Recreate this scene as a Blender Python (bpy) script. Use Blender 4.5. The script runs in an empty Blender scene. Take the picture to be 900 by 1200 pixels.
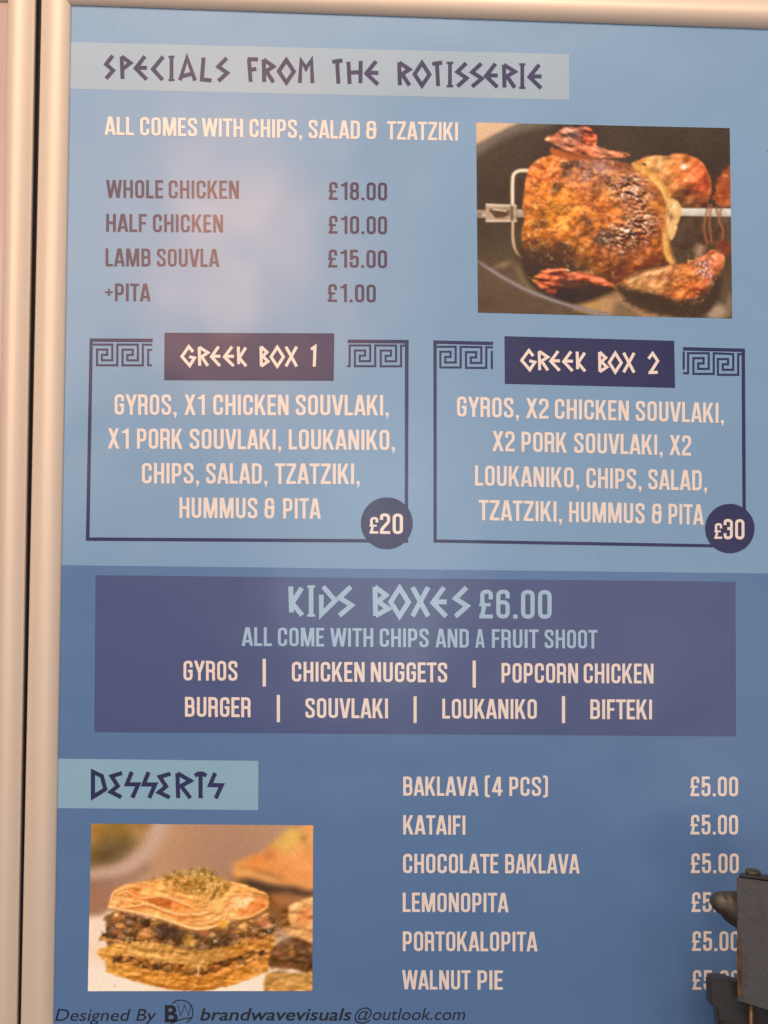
import bpy, bmesh, math, random
import numpy as np
from mathutils import Vector, Matrix, noise as mnoise
from mathutils.geometry import delaunay_2d_cdt

random.seed(4)
sc = bpy.context.scene
col = sc.collection

# ------------------------------------------------------------------ camera
# survey of the board: points were measured on the photo (900 x 1200) and
# rectified onto the board's plane.  f is the lens in those units.
F = 1100.0
SC = 0.0007                       # metres on the board per survey unit
DIST = F * SC                     # lens to board along the view axis
YAW, PIT, ROL = -0.02824843, 0.01919505, 0.01158486
BASE_H = 1.55                     # height of the board's middle above the ground
def _rot():
    cy, sy, cp, sp, cr, sr = math.cos(YAW), math.sin(YAW), math.cos(PIT), math.sin(PIT), math.cos(ROL), math.sin(ROL)
    Ry = Matrix(((cy, 0, sy), (0, 1, 0), (-sy, 0, cy)))
    Rx = Matrix(((1, 0, 0), (0, cp, -sp), (0, sp, cp)))
    Rz = Matrix(((cr, -sr, 0), (sr, cr, 0), (0, 0, 1)))
    return Ry @ Rx @ Rz
RM = _rot()
CAM = RM @ Vector((0, 0, DIST))
def W(x, y, z=0.0):               # board frame (right, up, out) -> world
    return Vector((x, -z, y + BASE_H))
def B(px, py, z=0.0):             # survey point on the plane z in front of the board -> board frame
    v = RM @ Vector(((px - 450) / F, -(py - 600) / F, -1))
    t = (z - CAM.z) / v.z
    p = CAM + v * t
    return (p.x, p.y)
def WB(px, py, z=0.0):
    x, y = B(px, py, z)
    return W(x, y, z)

cd = bpy.data.cameras.new('camera')
cam = bpy.data.objects.new('camera', cd); col.objects.link(cam)
cd.sensor_fit = 'VERTICAL'; cd.sensor_height = 36.0; cd.lens = 36.0 * F / 1200.0
cd.clip_start = 0.02; cd.clip_end = 100
M3 = Matrix(((1, 0, 0), (0, 0, -1), (0, 1, 0)))
cam.matrix_world = Matrix.Translation(W(*CAM)) @ (M3 @ RM).to_4x4()
sc.camera = cam

# ------------------------------------------------------------------ world and lamps
sc.view_settings.view_transform = 'Standard'
sc.view_settings.look = 'None'
sc.view_settings.exposure = 0.06
sc.view_settings.gamma = 1.0
wd = bpy.data.worlds.new('World'); sc.world = wd; wd.use_nodes = True
nt = wd.node_tree; nt.nodes.clear()
def wn(t, **k):
    n = nt.nodes.new(t)
    for a, b in k.items(): setattr(n, a, b)
    return n
out = wn('ShaderNodeOutputWorld'); bg = wn('ShaderNodeBackground')
tc = wn('ShaderNodeTexCoord'); sep = wn('ShaderNodeSeparateXYZ')
ramp = wn('ShaderNodeValToRGB'); mr = wn('ShaderNodeMapRange')
nt.links.new(tc.outputs['Generated'], sep.inputs[0])
nt.links.new(sep.outputs['Z'], mr.inputs[0])
mr.inputs[1].default_value = -1; mr.inputs[2].default_value = 1
nt.links.new(mr.outputs[0], ramp.inputs[0])
cr = ramp.color_ramp
cr.elements[0].position = 0.30; cr.elements[0].color = (0.05, 0.05, 0.06, 1)
cr.elements[1].position = 0.75; cr.elements[1].color = (0.50, 0.46, 0.45, 1)
nz = wn('ShaderNodeTexNoise'); nz.inputs['Scale'].default_value = 4.6; nz.inputs['Detail'].default_value = 1.5
nt.links.new(tc.outputs['Generated'], nz.inputs['Vector'])
nr = wn('ShaderNodeMapRange'); nr.inputs[1].default_value = 0.38; nr.inputs[2].default_value = 0.62
nr.inputs[3].default_value = 0.45; nr.inputs[4].default_value = 1.55
nt.links.new(nz.outputs[0], nr.inputs[0])
mx = wn('ShaderNodeMix', data_type='RGBA', blend_type='MULTIPLY'); mx.inputs[0].default_value = 1
nt.links.new(ramp.outputs[0], mx.inputs[6]); nt.links.new(nr.outputs[0], mx.inputs[7])
nt.links.new(mx.outputs[2], bg.inputs[0]); bg.inputs[1].default_value = 1.1
nt.links.new(bg.outputs[0], out.inputs[0])

def area(name, loc, target, sx, sy, power, colour, spread=180):
    l = bpy.data.lights.new(name, 'AREA'); l.shape = 'RECTANGLE'; l.size = sx; l.size_y = sy
    l.energy = power; l.color = colour; l.spread = math.radians(spread)
    o = bpy.data.objects.new(name, l); col.objects.link(o)
    o.location = loc
    d = (target - loc)
    o.rotation_euler = d.to_track_quat('-Z', 'Y').to_euler()
    return o
def mirror_at(px, py, D):         # where a lamp must hang for its reflection to lie at that point of the sheet
    x, y = B(px, py)
    k = (DIST + D) / DIST
    return W(CAM.x + (x - CAM.x) * k, CAM.y + (y - CAM.y) * k, D)
area('canopy_lamp', W(-0.1, 2.05, 1.60), W(0, -.2, 0), 1.6, 0.4, 52, (1.0, 0.72, 0.51))
area('front_lamp', W(-1.15, 0.50, 1.5), W(0, -0.15, 0), 0.5, 0.7, 9, (1.0, 0.72, 0.52))
area('bulb_lamp', mirror_at(268, 285, 1.9), W(-0.1, 0.2, 0), 0.10, 0.44, 9.0, (1.0, 0.48, 0.23))
area('top_glare_lamp', mirror_at(112, 14, 2.2), W(-0.2, 0.3, 0), 0.26, 0.06, 0.5, (1.0, 0.72, 0.5))  # added lamp, mirrored as the small glare at the top left corner
area('right_veil_lamp', mirror_at(800, 800, 2.6), W(0.2, -0.1, 0), 0.6, 0.7, 2.6, (0.95, 0.92, 0.95))  # added lamp with no known source, lays a pale veil at lower right
area('mid_veil_lamp', mirror_at(450, 650, 2.4), W(0.0, 0.0, 0), 0.30, 0.9, 5.5, (0.86, 0.94, 1.0))  # unseen lamp put in so the film reflects a pale upright band

# ------------------------------------------------------------------ materials
def newmat(name):
    m = bpy.data.materials.new(name); m.use_nodes = True
    n = m.node_tree.nodes; p = n['Principled BSDF']
    return m, m.node_tree, p
def print_mat(name, rgb, vcol=False, mottle=0.03):
    """ink under a satin clear film: same film bump on every print so that reflections run across"""
    m, t, p = newmat(name)
    L = t.links
    geo = t.nodes.new('ShaderNodeNewGeometry')
    wav = t.nodes.new('ShaderNodeTexNoise'); wav.inputs['Scale'].default_value = 7; wav.inputs['Detail'].default_value = 2
    L.new(geo.outputs['Position'], wav.inputs['Vector'])
    fine = t.nodes.new('ShaderNodeTexNoise'); fine.inputs['Scale'].default_value = 900; fine.inputs['Detail'].default_value = 2
    L.new(geo.outputs['Position'], fine.inputs['Vector'])
    b1 = t.nodes.new('ShaderNodeBump'); b1.inputs['Strength'].default_value = 1.0; b1.inputs['Distance'].default_value = 0.0035
    L.new(wav.outputs[0], b1.inputs['Height'])
    b2 = t.nodes.new('ShaderNodeBump'); b2.inputs['Strength'].default_value = 0.25; b2.inputs['Distance'].default_value = 0.00012
    L.new(fine.outputs[0], b2.inputs['Height']); L.new(b1.outputs[0], b2.inputs['Normal'])
    L.new(b2.outputs[0], p.inputs['Normal'])
    p.inputs['Roughness'].default_value = 0.28
    smear = t.nodes.new('ShaderNodeTexNoise'); smear.inputs['Scale'].default_value = 11; smear.inputs['Detail'].default_value = 4; smear.inputs['Roughness'].default_value = .5; smear.inputs['Distortion'].default_value = .3
    L.new(geo.outputs['Position'], smear.inputs['Vector'])
    sm = t.nodes.new('ShaderNodeMapRange'); sm.inputs[1].default_value = .15; sm.inputs[2].default_value = .85; sm.inputs[3].default_value = .24; sm.inputs[4].default_value = .36
    L.new(smear.outputs[0], sm.inputs[0]); L.new(sm.outputs[0], p.inputs['Roughness'])
    p.inputs['Specular IOR Level'].default_value = 0.62
    g = t.nodes.new('ShaderNodeTexNoise'); g.inputs['Scale'].default_value = 1300; g.inputs['Detail'].default_value = 2
    L.new(geo.outputs['Position'], g.inputs['Vector'])
    g2 = t.nodes.new('ShaderNodeMapRange'); g2.inputs[1].default_value = .3; g2.inputs[2].default_value = .7
    g2.inputs[3].default_value = 1 - mottle * 2; g2.inputs[4].default_value = 1 + mottle * 2
    L.new(g.outputs[0], g2.inputs[0])
    mm = t.nodes.new('ShaderNodeMix'); mm.data_type = 'RGBA'; mm.blend_type = 'MULTIPLY'; mm.inputs[0].default_value = 1
    if vcol:
        a = t.nodes.new('ShaderNodeVertexColor'); a.layer_name = 'ink'
        L.new(a.outputs[0], mm.inputs[6])
    else:
        mm.inputs[6].default_value = (*rgb, 1)
    sp = t.nodes.new('ShaderNodeTexNoise'); sp.inputs['Scale'].default_value = 330; sp.inputs['Detail'].default_value = 1
    L.new(geo.outputs['Position'], sp.inputs['Vector'])
    sr = t.nodes.new('ShaderNodeMapRange'); sr.inputs[1].default_value = .775; sr.inputs[2].default_value = .80; sr.inputs[3].default_value = 1; sr.inputs[4].default_value = .45
    L.new(sp.outputs[0], sr.inputs[0])
    sx = t.nodes.new('ShaderNodeMath'); sx.operation = 'MULTIPLY'
    L.new(g2.outputs[0], sx.inputs[0]); L.new(sr.outputs[0], sx.inputs[1])
    L.new(sx.outputs[0], mm.inputs[7])
    L.new(mm.outputs[2], p.inputs['Base Color'])
    return m
INK = {
    'sky': print_mat('light_blue_ink', (0.175, 0.335, 0.565)),
    'deep': print_mat('mid_blue_ink', (0.085, 0.185, 0.40)),
    'navy': print_mat('navy_ink', (0.020, 0.025, 0.105)),
    'kids': print_mat('indigo_ink', (0.058, 0.088, 0.235)),
    'grey': print_mat('pale_grey_ink', (0.285, 0.42, 0.57)),
    'aqua': print_mat('aqua_ink', (0.215, 0.415, 0.60)),
    'ice': print_mat('ice_blue_ink', (0.30, 0.48, 0.69)),
    'white': print_mat('white_ink', (0.72, 0.675, 0.655)),
    'plum': print_mat('plum_ink', (0.046, 0.034, 0.090)),
    'black': print_mat('black_ink', (0.020, 0.022, 0.034)),
    'photo': print_mat('photo_print', None, vcol=True, mottle=0.05),
    'pink': print_mat('pink_print', (0.42, 0.32, 0.30)),
}
def rail_mat():
    m, t, p = newmat('satin_anodised_aluminium'); L = t.links
    p.inputs['Base Color'].default_value = (0.65, 0.58, 0.50, 1)
    p.inputs['Metallic'].default_value = 0.25; p.inputs['Roughness'].default_value = 0.42
    geo = t.nodes.new('ShaderNodeNewGeometry'); mp = t.nodes.new('ShaderNodeMapping')
    mp.inputs['Scale'].default_value = (900, 900, 8)
    L.new(geo.outputs['Position'], mp.inputs[0])
    n = t.nodes.new('ShaderNodeTexNoise'); n.inputs['Scale'].default_value = 1; n.inputs['Detail'].default_value = 3
    L.new(mp.outputs[0], n.inputs['Vector'])
    r = t.nodes.new('ShaderNodeMapRange'); r.inputs[3].default_value = 0.44; r.inputs[4].default_value = 0.56
    L.new(n.outputs[0], r.inputs[0]); L.new(r.outputs[0], p.inputs['Roughness'])
    b = t.nodes.new('ShaderNodeBump'); b.inputs['Strength'].default_value = 0.1; b.inputs['Distance'].default_value = 0.0003
    L.new(n.outputs[0], b.inputs['Height']); L.new(b.outputs[0], p.inputs['Normal'])
    return m
RAIL = rail_mat()
def steel_mat(name, base, rust, amount, rough=0.55, metal=0.5):
    m, t, p = newmat(name); L = t.links
    tcn = t.nodes.new('ShaderNodeTexCoord')
    n = t.nodes.new('ShaderNodeTexNoise'); n.inputs['Scale'].default_value = 70; n.inputs['Detail'].default_value = 7; n.inputs['Roughness'].default_value = .65
    L.new(tcn.outputs['Object'], n.inputs['Vector'])
    r = t.nodes.new('ShaderNodeValToRGB')
    r.color_ramp.elements[0].position = amount - .12; r.color_ramp.elements[0].color = (*rust, 1)
    r.color_ramp.elements[1].position = amount + .1; r.color_ramp.elements[1].color = (*base, 1)
    L.new(n.outputs[0], r.inputs[0])
    n2 = t.nodes.new('ShaderNodeTexNoise'); n2.inputs['Scale'].default_value = 500; n2.inputs['Detail'].default_value = 4
    L.new(tcn.outputs['Object'], n2.inputs['Vector'])
    mm = t.nodes.new('ShaderNodeMix'); mm.data_type = 'RGBA'; mm.blend_type = 'MULTIPLY'; mm.inputs[0].default_value = .6
    r2 = t.nodes.new('ShaderNodeMapRange'); r2.inputs[1].default_value = .3; r2.inputs[2].default_value = .7; r2.inputs[3].default_value = .78; r2.inputs[4].default_value = 1.2
    L.new(n2.outputs[0], r2.inputs[0])
    L.new(r.outputs[0], mm.inputs[6]); L.new(r2.outputs[0], mm.inputs[7]); L.new(mm.outputs[2], p.inputs['Base Color'])
    p.inputs['Metallic'].default_value = metal; p.inputs['Roughness'].default_value = rough
    b = t.nodes.new('ShaderNodeBump'); b.inputs['Strength'].default_value = .35; b.inputs['Distance'].default_value = .0006
    L.new(n.outputs[0], b.inputs['Height']); L.new(b.outputs[0], p.inputs['Normal'])
    return m
STEEL = steel_mat('worn_grey_steel', (0.098, 0.102, 0.118), (0.09, 0.066, 0.048), .38)
DARK = steel_mat('sooty_steel', (0.050, 0.052, 0.060), (0.05, 0.038, 0.028), .40)
CAST = steel_mat('greasy_cast_metal', (0.070, 0.068, 0.058), (0.042, 0.030, 0.020), .47, .5, .4)
BRASS = steel_mat('rusty_brass', (0.17, 0.10, 0.05), (0.075, 0.042, 0.022), .45, .55, .5)
WALLM, _t, _p = newmat('dark_wall'); _p.inputs['Base Color'].default_value = (0.045, 0.038, 0.040, 1); _p.inputs['Roughness'].default_value = .9

# ------------------------------------------------------------------ object helpers
def link(name, me, mat, parent=None):
    o = bpy.data.objects.new(name, me); col.objects.link(o)
    me.materials.append(mat)
    if parent:
        o.parent = parent
        bpy.context.view_layer.update()
        o.matrix_parent_inverse = parent.matrix_world.inverted()
    return o
def mesh(name, verts, faces, mat, parent=None, smooth=False):
    me = bpy.data.meshes.new(name); me.from_pydata([tuple(v) for v in verts], [], faces); me.update()
    if smooth:
        for p in me.polygons: p.use_smooth = True
    return link(name, me, mat, parent)
def frombm(name, bm, mat, parent=None, smooth=False):
    bmesh.ops.recalc_face_normals(bm, faces=bm.faces)
    me = bpy.data.meshes.new(name); bm.to_mesh(me); bm.free()
    if smooth:
        for p in me.polygons: p.use_smooth = True
    return link(name, me, mat, parent)
def thing(name, loc, label, cat, group=None):
    o = bpy.data.objects.new(name, None); col.objects.link(o); o.location = loc
    o.empty_display_size = .05
    o['label'] = label; o['category'] = cat
    if group: o['group'] = group
    bpy.context.view_layer.update()
    return o

# ------------------------------------------------------------------ the wall
wall = mesh('wall', [W(-2.2, -1.55, -.0066), W(2.2, -1.55, -.0066), W(2.2, 1.3, -.0066), W(-2.2, 1.3, -.0066),
                     W(-2.2, -1.55, -.12), W(2.2, -1.55, -.12), W(2.2, 1.3, -.12), W(-2.2, 1.3, -.12)],
            [(0, 1, 2, 3), (5, 4, 7, 6), (4, 0, 3, 7), (1, 5, 6, 2), (3, 2, 6, 7), (4, 5, 1, 0)], WALLM)
wall['kind'] = 'structure'

# ------------------------------------------------------------------ snap frames
def grow(q, e):
    cx = sum(p[0] for p in q) / 4; cy = sum(p[1] for p in q) / 4
    return [(p[0] + math.copysign(e, p[0] - cx), p[1] + math.copysign(e, p[1] - cy)) for p in q]
def snap_frame(parent, inner, outer):
    """inner/outer: board-frame corners TL, TR, BR, BL; each rail is a mitred extrusion of a rounded profile"""
    n = 22
    prof = []
    for i in range(n + 1):
        s = i / n
        a = math.pi * (0.03 + 0.97 * s)
        h = 0.0008 + 0.0062 * (math.sin(math.pi * s ** 1.12) if s < 1 else 0) ** .85
        prof.append((s, h))
    full = [(0, -.001)] + [(0.0, .0012)] + prof[1:] + [(1.0, .0003)]
    for k in range(4):
        a0, a1 = k, (k + 1) % 4
        V = []
        d = Vector((outer[a1][0] - outer[a0][0], outer[a1][1] - outer[a0][1])).normalized() * .00022   # hairline at the mitres
        for c, g in ((a0, d), (a1, -d)):
            for s, h in full:
                x = outer[c][0] + (inner[c][0] - outer[c][0]) * s
                y = outer[c][1] + (inner[c][1] - outer[c][1]) * s
                V.append(W(x + g.x, y + g.y, h))
        m = len(full)
        Fc = [(i, i + 1, m + i + 1, m + i) for i in range(m - 1)]
        r = mesh('frame_rail', V, Fc, RAIL, parent, True)
        for p in r.data.polygons:
            p.use_smooth = True
def back_panel(parent, q):
    q = grow(q, -.0006)
    V = [W(x, y, -.0012) for x, y in q] + [W(x, y, -.0064) for x, y in q]
    mesh('back_panel', V, [(3, 2, 1, 0), (4, 5, 6, 7), (0, 1, 5, 4), (1, 2, 6, 5), (2, 3, 7, 6), (3, 0, 4, 7)], WALLM, parent)
zi = 0.0012
in1 = [B(83.2, 5.6, zi), B(917, 34.3, zi), B(914, 1216, zi), B(62.0, 1216, zi)]
out1 = [B(49.9, -29.5, 0), B(953, 1, 0), B(950, 1252, 0), B(23.9, 1252, 0)]
board = thing('menu_board', W(0, in1[3][1] - .03, 0), 'large blue takeaway menu board with printed chicken and baklava photos in a metal frame', 'menu board')
snap_frame(board, in1, out1)
back_panel(board, out1)
in2 = [B(-830, -28, zi), B(8.6, 1.6, zi), B(-11, 1212, zi), B(-850, 1212, zi)]
out2 = [B(-866, -64, 0), B(42.6, -33, 0), B(19.5, 1249, 0), B(-886, 1249, 0)]
board2 = thing('menu_board', W(-.6, in2[3][1] - .03, 0), 'menu board cut off at the left edge, only its metal rail and pink sliver showing', 'menu board')
snap_frame(board2, in2, out2)
back_panel(board2, out2)
def sheet(name, pts, z, mat, parent, thick=.0009):
    V = [W(x, y, z) for x, y in pts] + [W(x, y, z - thick) for x, y in pts]
    return mesh(name, V, [(3, 2, 1, 0), (4, 5, 6, 7), (0, 1, 5, 4), (1, 2, 6, 5), (2, 3, 7, 6), (3, 0, 4, 7)], mat, parent)
poster = sheet('poster', grow(in1, .006), 0, INK['sky'], board)
sheet('poster', grow(in2, .006), 0, INK['pink'], board2)

# ------------------------------------------------------------------ print layers
Z1, Z2, Z3, Z4 = .00005, .00010, .00015, .00020
def union(polys):
    """triangles covering a set of overlapping polygons, all in survey units"""
    vs, es, arr = [], [], []
    for p in polys:
        b = len(vs); n = len(p)
        vs += [Vector(q) for q in p]; es += [(b + i, b + (i + 1) % n) for i in range(n)]
        arr.append(np.array(p, float))
    v, e, f, _, _, _ = delaunay_2d_cdt(vs, es, [], 0, 1e-4)
    v = np.array([tuple(q) for q in v]); f = np.array([tuple(x) for x in f])
    c = v[f].mean(1); keep = np.zeros(len(f), bool)
    for p in arr:
        lo, hi = p.min(0), p.max(0)
        k = np.nonzero((~keep) & (c[:, 0] >= lo[0]) & (c[:, 0] <= hi[0]) & (c[:, 1] >= lo[1]) & (c[:, 1] <= hi[1]))[0]
        if not len(k): continue
        x, y = c[k, 0], c[k, 1]; ins = np.zeros(len(k), bool); n = len(p)
        for i in range(n):
            (ax, ay), (bx, by) = p[i], p[(i + 1) % n]
            if ay != by: ins ^= ((ay > y) != (by > y)) & (x < (bx - ax) * (y - ay) / (by - ay) + ax)
        keep[k[ins]] = True
    return v, f[keep]
def flat(name, groups, z, mat, parent=None):
    """flat ink; groups: lists of overlapping polygons (a letter each), or one plain list of polygons"""
    if not isinstance(groups[0][0][0], (list, tuple)): groups = [groups]
    V, Fc = [], []
    for g in groups:
        v, f = union(g); b = len(V)
        used = np.unique(f); mp = {int(k): b + i for i, k in enumerate(used)}
        V += [WB(*v[k]) + Vector((0, -z, 0)) for k in used]
        for t in f:
            p, q, r = v[t[0]], v[t[1]], v[t[2]]
            w = (q[0] - p[0]) * (r[1] - p[1]) - (q[1] - p[1]) * (r[0] - p[0])
            t = [mp[int(k)] for k in t]
            Fc.append(t if w < 0 else t[::-1])
    return mesh(name, V, Fc, mat, parent or poster)

def stroke(path, w, closed=False):
    """mitred quads along a path"""
    P = [Vector(p) for p in path]; n = len(P); out = []
    L, R = [], []
    for i in range(n):
        a = P[i - 1] if (i > 0 or closed) else None
        c = P[(i + 1) % n] if (i < n - 1 or closed) else None
        d1 = (P[i] - a).normalized() if a is not None else None
        d2 = (c - P[i]).normalized() if c is not None else None
        if d1 is None: d1 = d2
        if d2 is None: d2 = d1
        n1 = Vector((-d1.y, d1.x)); n2 = Vector((-d2.y, d2.x))
        m = n1 + n2
        if m.length < 1e-4: m = n1
        m.normalize()
        k = 1 / max(0.42, m.dot(n1))
        L.append(P[i] + m * k * w / 2); R.append(P[i] - m * k * w / 2)
    for i in range(n if closed else n - 1):
        j = (i + 1) % n
        out.append([tuple(L[i]), tuple(R[i]), tuple(R[j]), tuple(L[j])])
    return out
def fillet(path, r, closed=False, seg=6):
    P = [Vector(p[:2]) for p in path]; n = len(P); out = []
    for i in range(n):
        ri = path[i][2] if len(path[i]) > 2 else r
        if (not closed and i in (0, n - 1)) or ri <= 0:
            out.append(tuple(P[i])); continue
        a = P[i - 1] - P[i]; c = P[(i + 1) % n] - P[i]
        la, lc = a.length, c.length
        a.normalize(); c.normalize()
        cosv = max(-1, min(1, a.dot(c))); ang = math.acos(cosv)
        t = min(ri / math.tan(ang / 2), la * .5, lc * .5)
        p0 = P[i] + a * t; p2 = P[i] + c * t
        for k in range(seg + 1):
            u = k / seg
            q = p0 * (1 - u) ** 2 * 1 + P[i] * 2 * u * (1 - u) + p2 * u * u
            # between a quadratic curve and a circle: good enough for lettering
            out.append(tuple(q))
    return out
S = 0.142
def rect(a, b, c, d): return [(a, b), (c, b), (c, d), (a, d)]
def cap_font():
    G = {}
    s = S; h = s / 2
    def st(path, r=.2, closed=False, w=s): return stroke(fillet(path, r, closed), w, closed)
    w = .46
    G['O'] = (w, st([(h, h), (w - h, h), (w - h, 1 - h), (h, 1 - h)], .2, True))
    G['0'] = G['O']
    C = [(w - h, .63), (w - h, 1 - h), (h, 1 - h), (h, h), (w - h, h), (w - h, .37)]
    G['C'] = (w, st(C))
    G['G'] = (w, st([(w - h, .66), (w - h, 1 - h), (h, 1 - h), (h, h), (w - h, h), (w - h, .475, 0), (w * .5, .475)], .2))
    G['S'] = (w, st([(w - h, .68), (w - h, 1 - h), (h, 1 - h), (h, .66, .12), (w - h, .37, .12), (w - h, h), (h, h), (h, .31)], .2))
    G['D'] = (.47, st([(h, h, 0), (.47 - h, h), (.47 - h, 1 - h), (h, 1 - h, 0)], .19, True))
    G['B'] = (.47, st([(h, .52, 0), (.455 - h, .52, .1), (.455 - h, 1 - h), (h, 1 - h, 0)], .17, True) + st([(h, h, 0), (.47 - h, h), (.47 - h, .52, .12), (h, .52, 0)], .17, True))
    G['P'] = (.45, [rect(0, 0, s, 1)] + st([(h, .42, 0), (.45 - h, .42), (.45 - h, 1 - h), (h, 1 - h, 0)], .17, True))
    G['R'] = (.475, [rect(0, 0, s, 1)] + st([(h, .49, 0), (.46 - h, .49, .1), (.46 - h, 1 - h), (h, 1 - h, 0)], .17, True) + st([(.2, .49), (.455 - h, .47, .12), (.455 - h, .12, .05), (.475 - h, 0)], .1))
    w = .55
    G['A'] = (w, [[(0, 0), (.15, 0), (w / 2 + .055, 1), (w / 2 - .1, 1)], [(w, 0), (w - .15, 0), (w / 2 - .055, 1), (w / 2 + .1, 1)], rect(.13, .185, w - .13, .315)])
    G['V'] = (w, [[(0, 1), (.155, 1), (w / 2 + .05, 0), (w / 2 - .1, 0)], [(w, 1), (w - .155, 1), (w / 2 - .05, 0), (w / 2 + .1, 0)]])
    w = .80
    G['W'] = (w, [[(0, 1), (.15, 1), (.285, 0), (.13, 0)], [(.15, 0), (.285, 0), (.475, 1), (.335, 1)], [(w, 1), (w - .15, 1), (w - .285, 0), (w - .13, 0)], [(w - .15, 0), (w - .285, 0), (w - .475, 1), (w - .335, 1)]])
    w = .67
    G['M'] = (w, [rect(0, 0, .142, 1), rect(w - .142, 0, w, 1), [(0, 1), (.205, 1), (w / 2 + .055, 0), (w / 2 - .065, 0)], [(w, 1), (w - .205, 1), (w / 2 - .055, 0), (w / 2 + .065, 0)]])
    w = .50
    G['N'] = (w, [rect(0, 0, .138, 1), rect(w - .138, 0, w, 1), [(0, 1), (.165, 1), (w, 0), (w - .165, 0)]])
    w = .52
    G['K'] = (w, [rect(0, 0, s, 1), [(w - .175, 1), (w - .02, 1), (.29, .51), (.14, .30), (.14, .52)], [(.175, .52), (.295, .62), (w, 0), (w - .165, 0)]])
    w = .56
    G['X'] = (w, [[(0, 0), (.16, 0), (w - .02, 1), (w - .18, 1)], [(w, 0), (w - .16, 0), (.02, 1), (.18, 1)]])
    w = .56
    G['Y'] = (w, [[(0, 1), (.16, 1), (w / 2 + .076, .40), (w / 2 - .076, .40)], [(w, 1), (w - .16, 1), (w / 2 - .076, .40), (w / 2 + .076, .40)], rect(w / 2 - h, 0, w / 2 + h, .42)])
    w = .47
    G['Z'] = (w, [rect(0, 0, w, .14), rect(.01, .86, w, 1), [(0, .14), (.16, .14), (w, .86), (w - .165, .86)]])
    G['E'] = (.40, [rect(0, 0, s, 1), rect(0, 0, .40, .14), rect(0, .86, .40, 1), rect(0, .44, .36, .575)])
    G['F'] = (.39, [rect(0, 0, s, 1), rect(0, .86, .39, 1), rect(0, .43, .35, .565)])
    G['L'] = (.385, [rect(0, 0, s, 1), rect(0, 0, .385, .14)])
    G['T'] = (.47, [rect(0, .86, .47, 1), rect(.235 - h, 0, .235 + h, 1)])
    G['H'] = (.48, [rect(0, 0, s, 1), rect(.48 - s, 0, .48, 1), rect(0, .435, .48, .575)])
    G['I'] = (s, [rect(0, 0, s, 1)])
    G['U'] = (.465, st([(h, 1), (h, h), (.465 - h, h), (.465 - h, 1)], .2))
    w = .455
    G['1'] = (.33, [rect(.33 - s, 0, .33, 1), [(0, .77), (.2, .77), (.33 - s, .87), (.21, 1), (.15, .92), (.09, .885), (0, .872)]])
    G['2'] = (w, st([(h, .68), (h, 1 - h), (w - h, 1 - h), (w - h, .60, .15), (h + .01, .22, .1), (h + .01, .05)], .2) + [rect(0, 0, w, .14)])
    G['3'] = (w, st([(h, .70), (h, 1 - h), (w - h, 1 - h), (w - h, .525, .1), (w * .4, .525)], .2) + st([(w * .4, .525), (w - h, .525, .1), (w - h, h), (h, h), (h, .3)], .2))
    G['4'] = (.5, [rect(.28, 0, .42, 1), rect(0, .19, .5, .32), [(0, .26), (.14, .26), (.37, 1), (.24, 1)]])
    G['5'] = (w, [rect(.025, .865, w - .03, 1), rect(.02, .44, .02 + .14, 1)] + st([(.05, .50), (.16, .6), (w - h, .6), (w - h, h), (h, h), (h, .32)], .17, w=.145))
    G['6'] = (w, st([(w - h, .70), (w - h, 1 - h), (h, 1 - h), (h, h), (w - h, h), (w - h, .565), (h, .565, 0)], .19))
    G['8'] = (w, st([(h + .012, .52), (w - h - .012, .52), (w - h - .012, 1 - h), (h + .012, 1 - h)], .16, True) + st([(h, h), (w - h, h), (w - h, .52), (h, .52)], .17, True))
    w = .46
    G['£'] = (w, st([(w - h, .66), (w - h, 1 - h), (h + .03, 1 - h), (h + .03, .60, .1), (h + .09, .40, .1), (h + .02, .06)], .19, w=.14) + [rect(0, 0, w, .135), rect(0, .42, w - .08, .53)])
    G['&'] = (.47, st([(.38, .71), (.38, 1 - h), (h + .02, 1 - h), (h + .02, .53), (.47, .53)], .16, w=.14) + st([(h + .05, .53), (h, .48), (h, h), (.385, h), (.385, .68)], .16, w=.14))
    G[','] = (.15, [[(0, 0), (.07, 0), (.03, -.15), (.085, -.15), (.15, 0), (.15, .145), (0, .145)]])
    G['.'] = (.15, [rect(0, 0, .15, .145)])
    G['+'] = (.40, [rect(.155, .30, .245, .70), rect(0, .455, .40, .545)])
    G['('] = (.24, st([(.24, 1.01), (.07, 1.01), (.07, -.01), (.24, -.01)], .13, w=.13))
    G[')'] = (.24, st([(0, 1.01), (.17, 1.01), (.17, -.01), (0, -.01)], .13, w=.13))
    return G
CAPS = cap_font()
BEAR = {c: .055 for c in CAPS}
for c in 'AVWXYT': BEAR[c] = .012
for c in 'KRZELF': BEAR[c] = .038
for c in '1': BEAR[c] = .075
for c in '.,': BEAR[c] = .06
def word_polys(word, x0, x1, y0, y1, cap):
    """letters fitted between x0..x1, baseline from y0 to y1, all in survey units"""
    pen = 0; items = []
    for i, c in enumerate(word):
        w, pol = CAPS[c]
        if i: pen += BEAR[word[i - 1]] + BEAR[c] + (.0 if c != '1' else .03)
        items.append((pen, pol)); pen += w
    k = (x1 - x0) / pen; out = []
    for p0, pol in items:
        out.append([])
        for q in pol:
            out[-1].append([(x0 + (p0 + x) * k, y0 + (y1 - y0) * ((p0 + x) / pen) - y * cap) for x, y in q])
    return out
def line(name, words, yl, yr, cap, mat, z=Z4, parent=None):
    """words: (text, x0, x1); the baseline runs straight from yl at the first word to yr at the last"""
    a, b = words[0][1], words[-1][2]; pol = []
    for t, x0, x1 in words:
        f = lambda x: yl + (yr - yl) * (x - a) / (b - a)
        pol += word_polys(t, x0, x1, f(x0), f(x1), cap)
    return flat(name, pol, z, INK[mat], parent)

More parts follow.
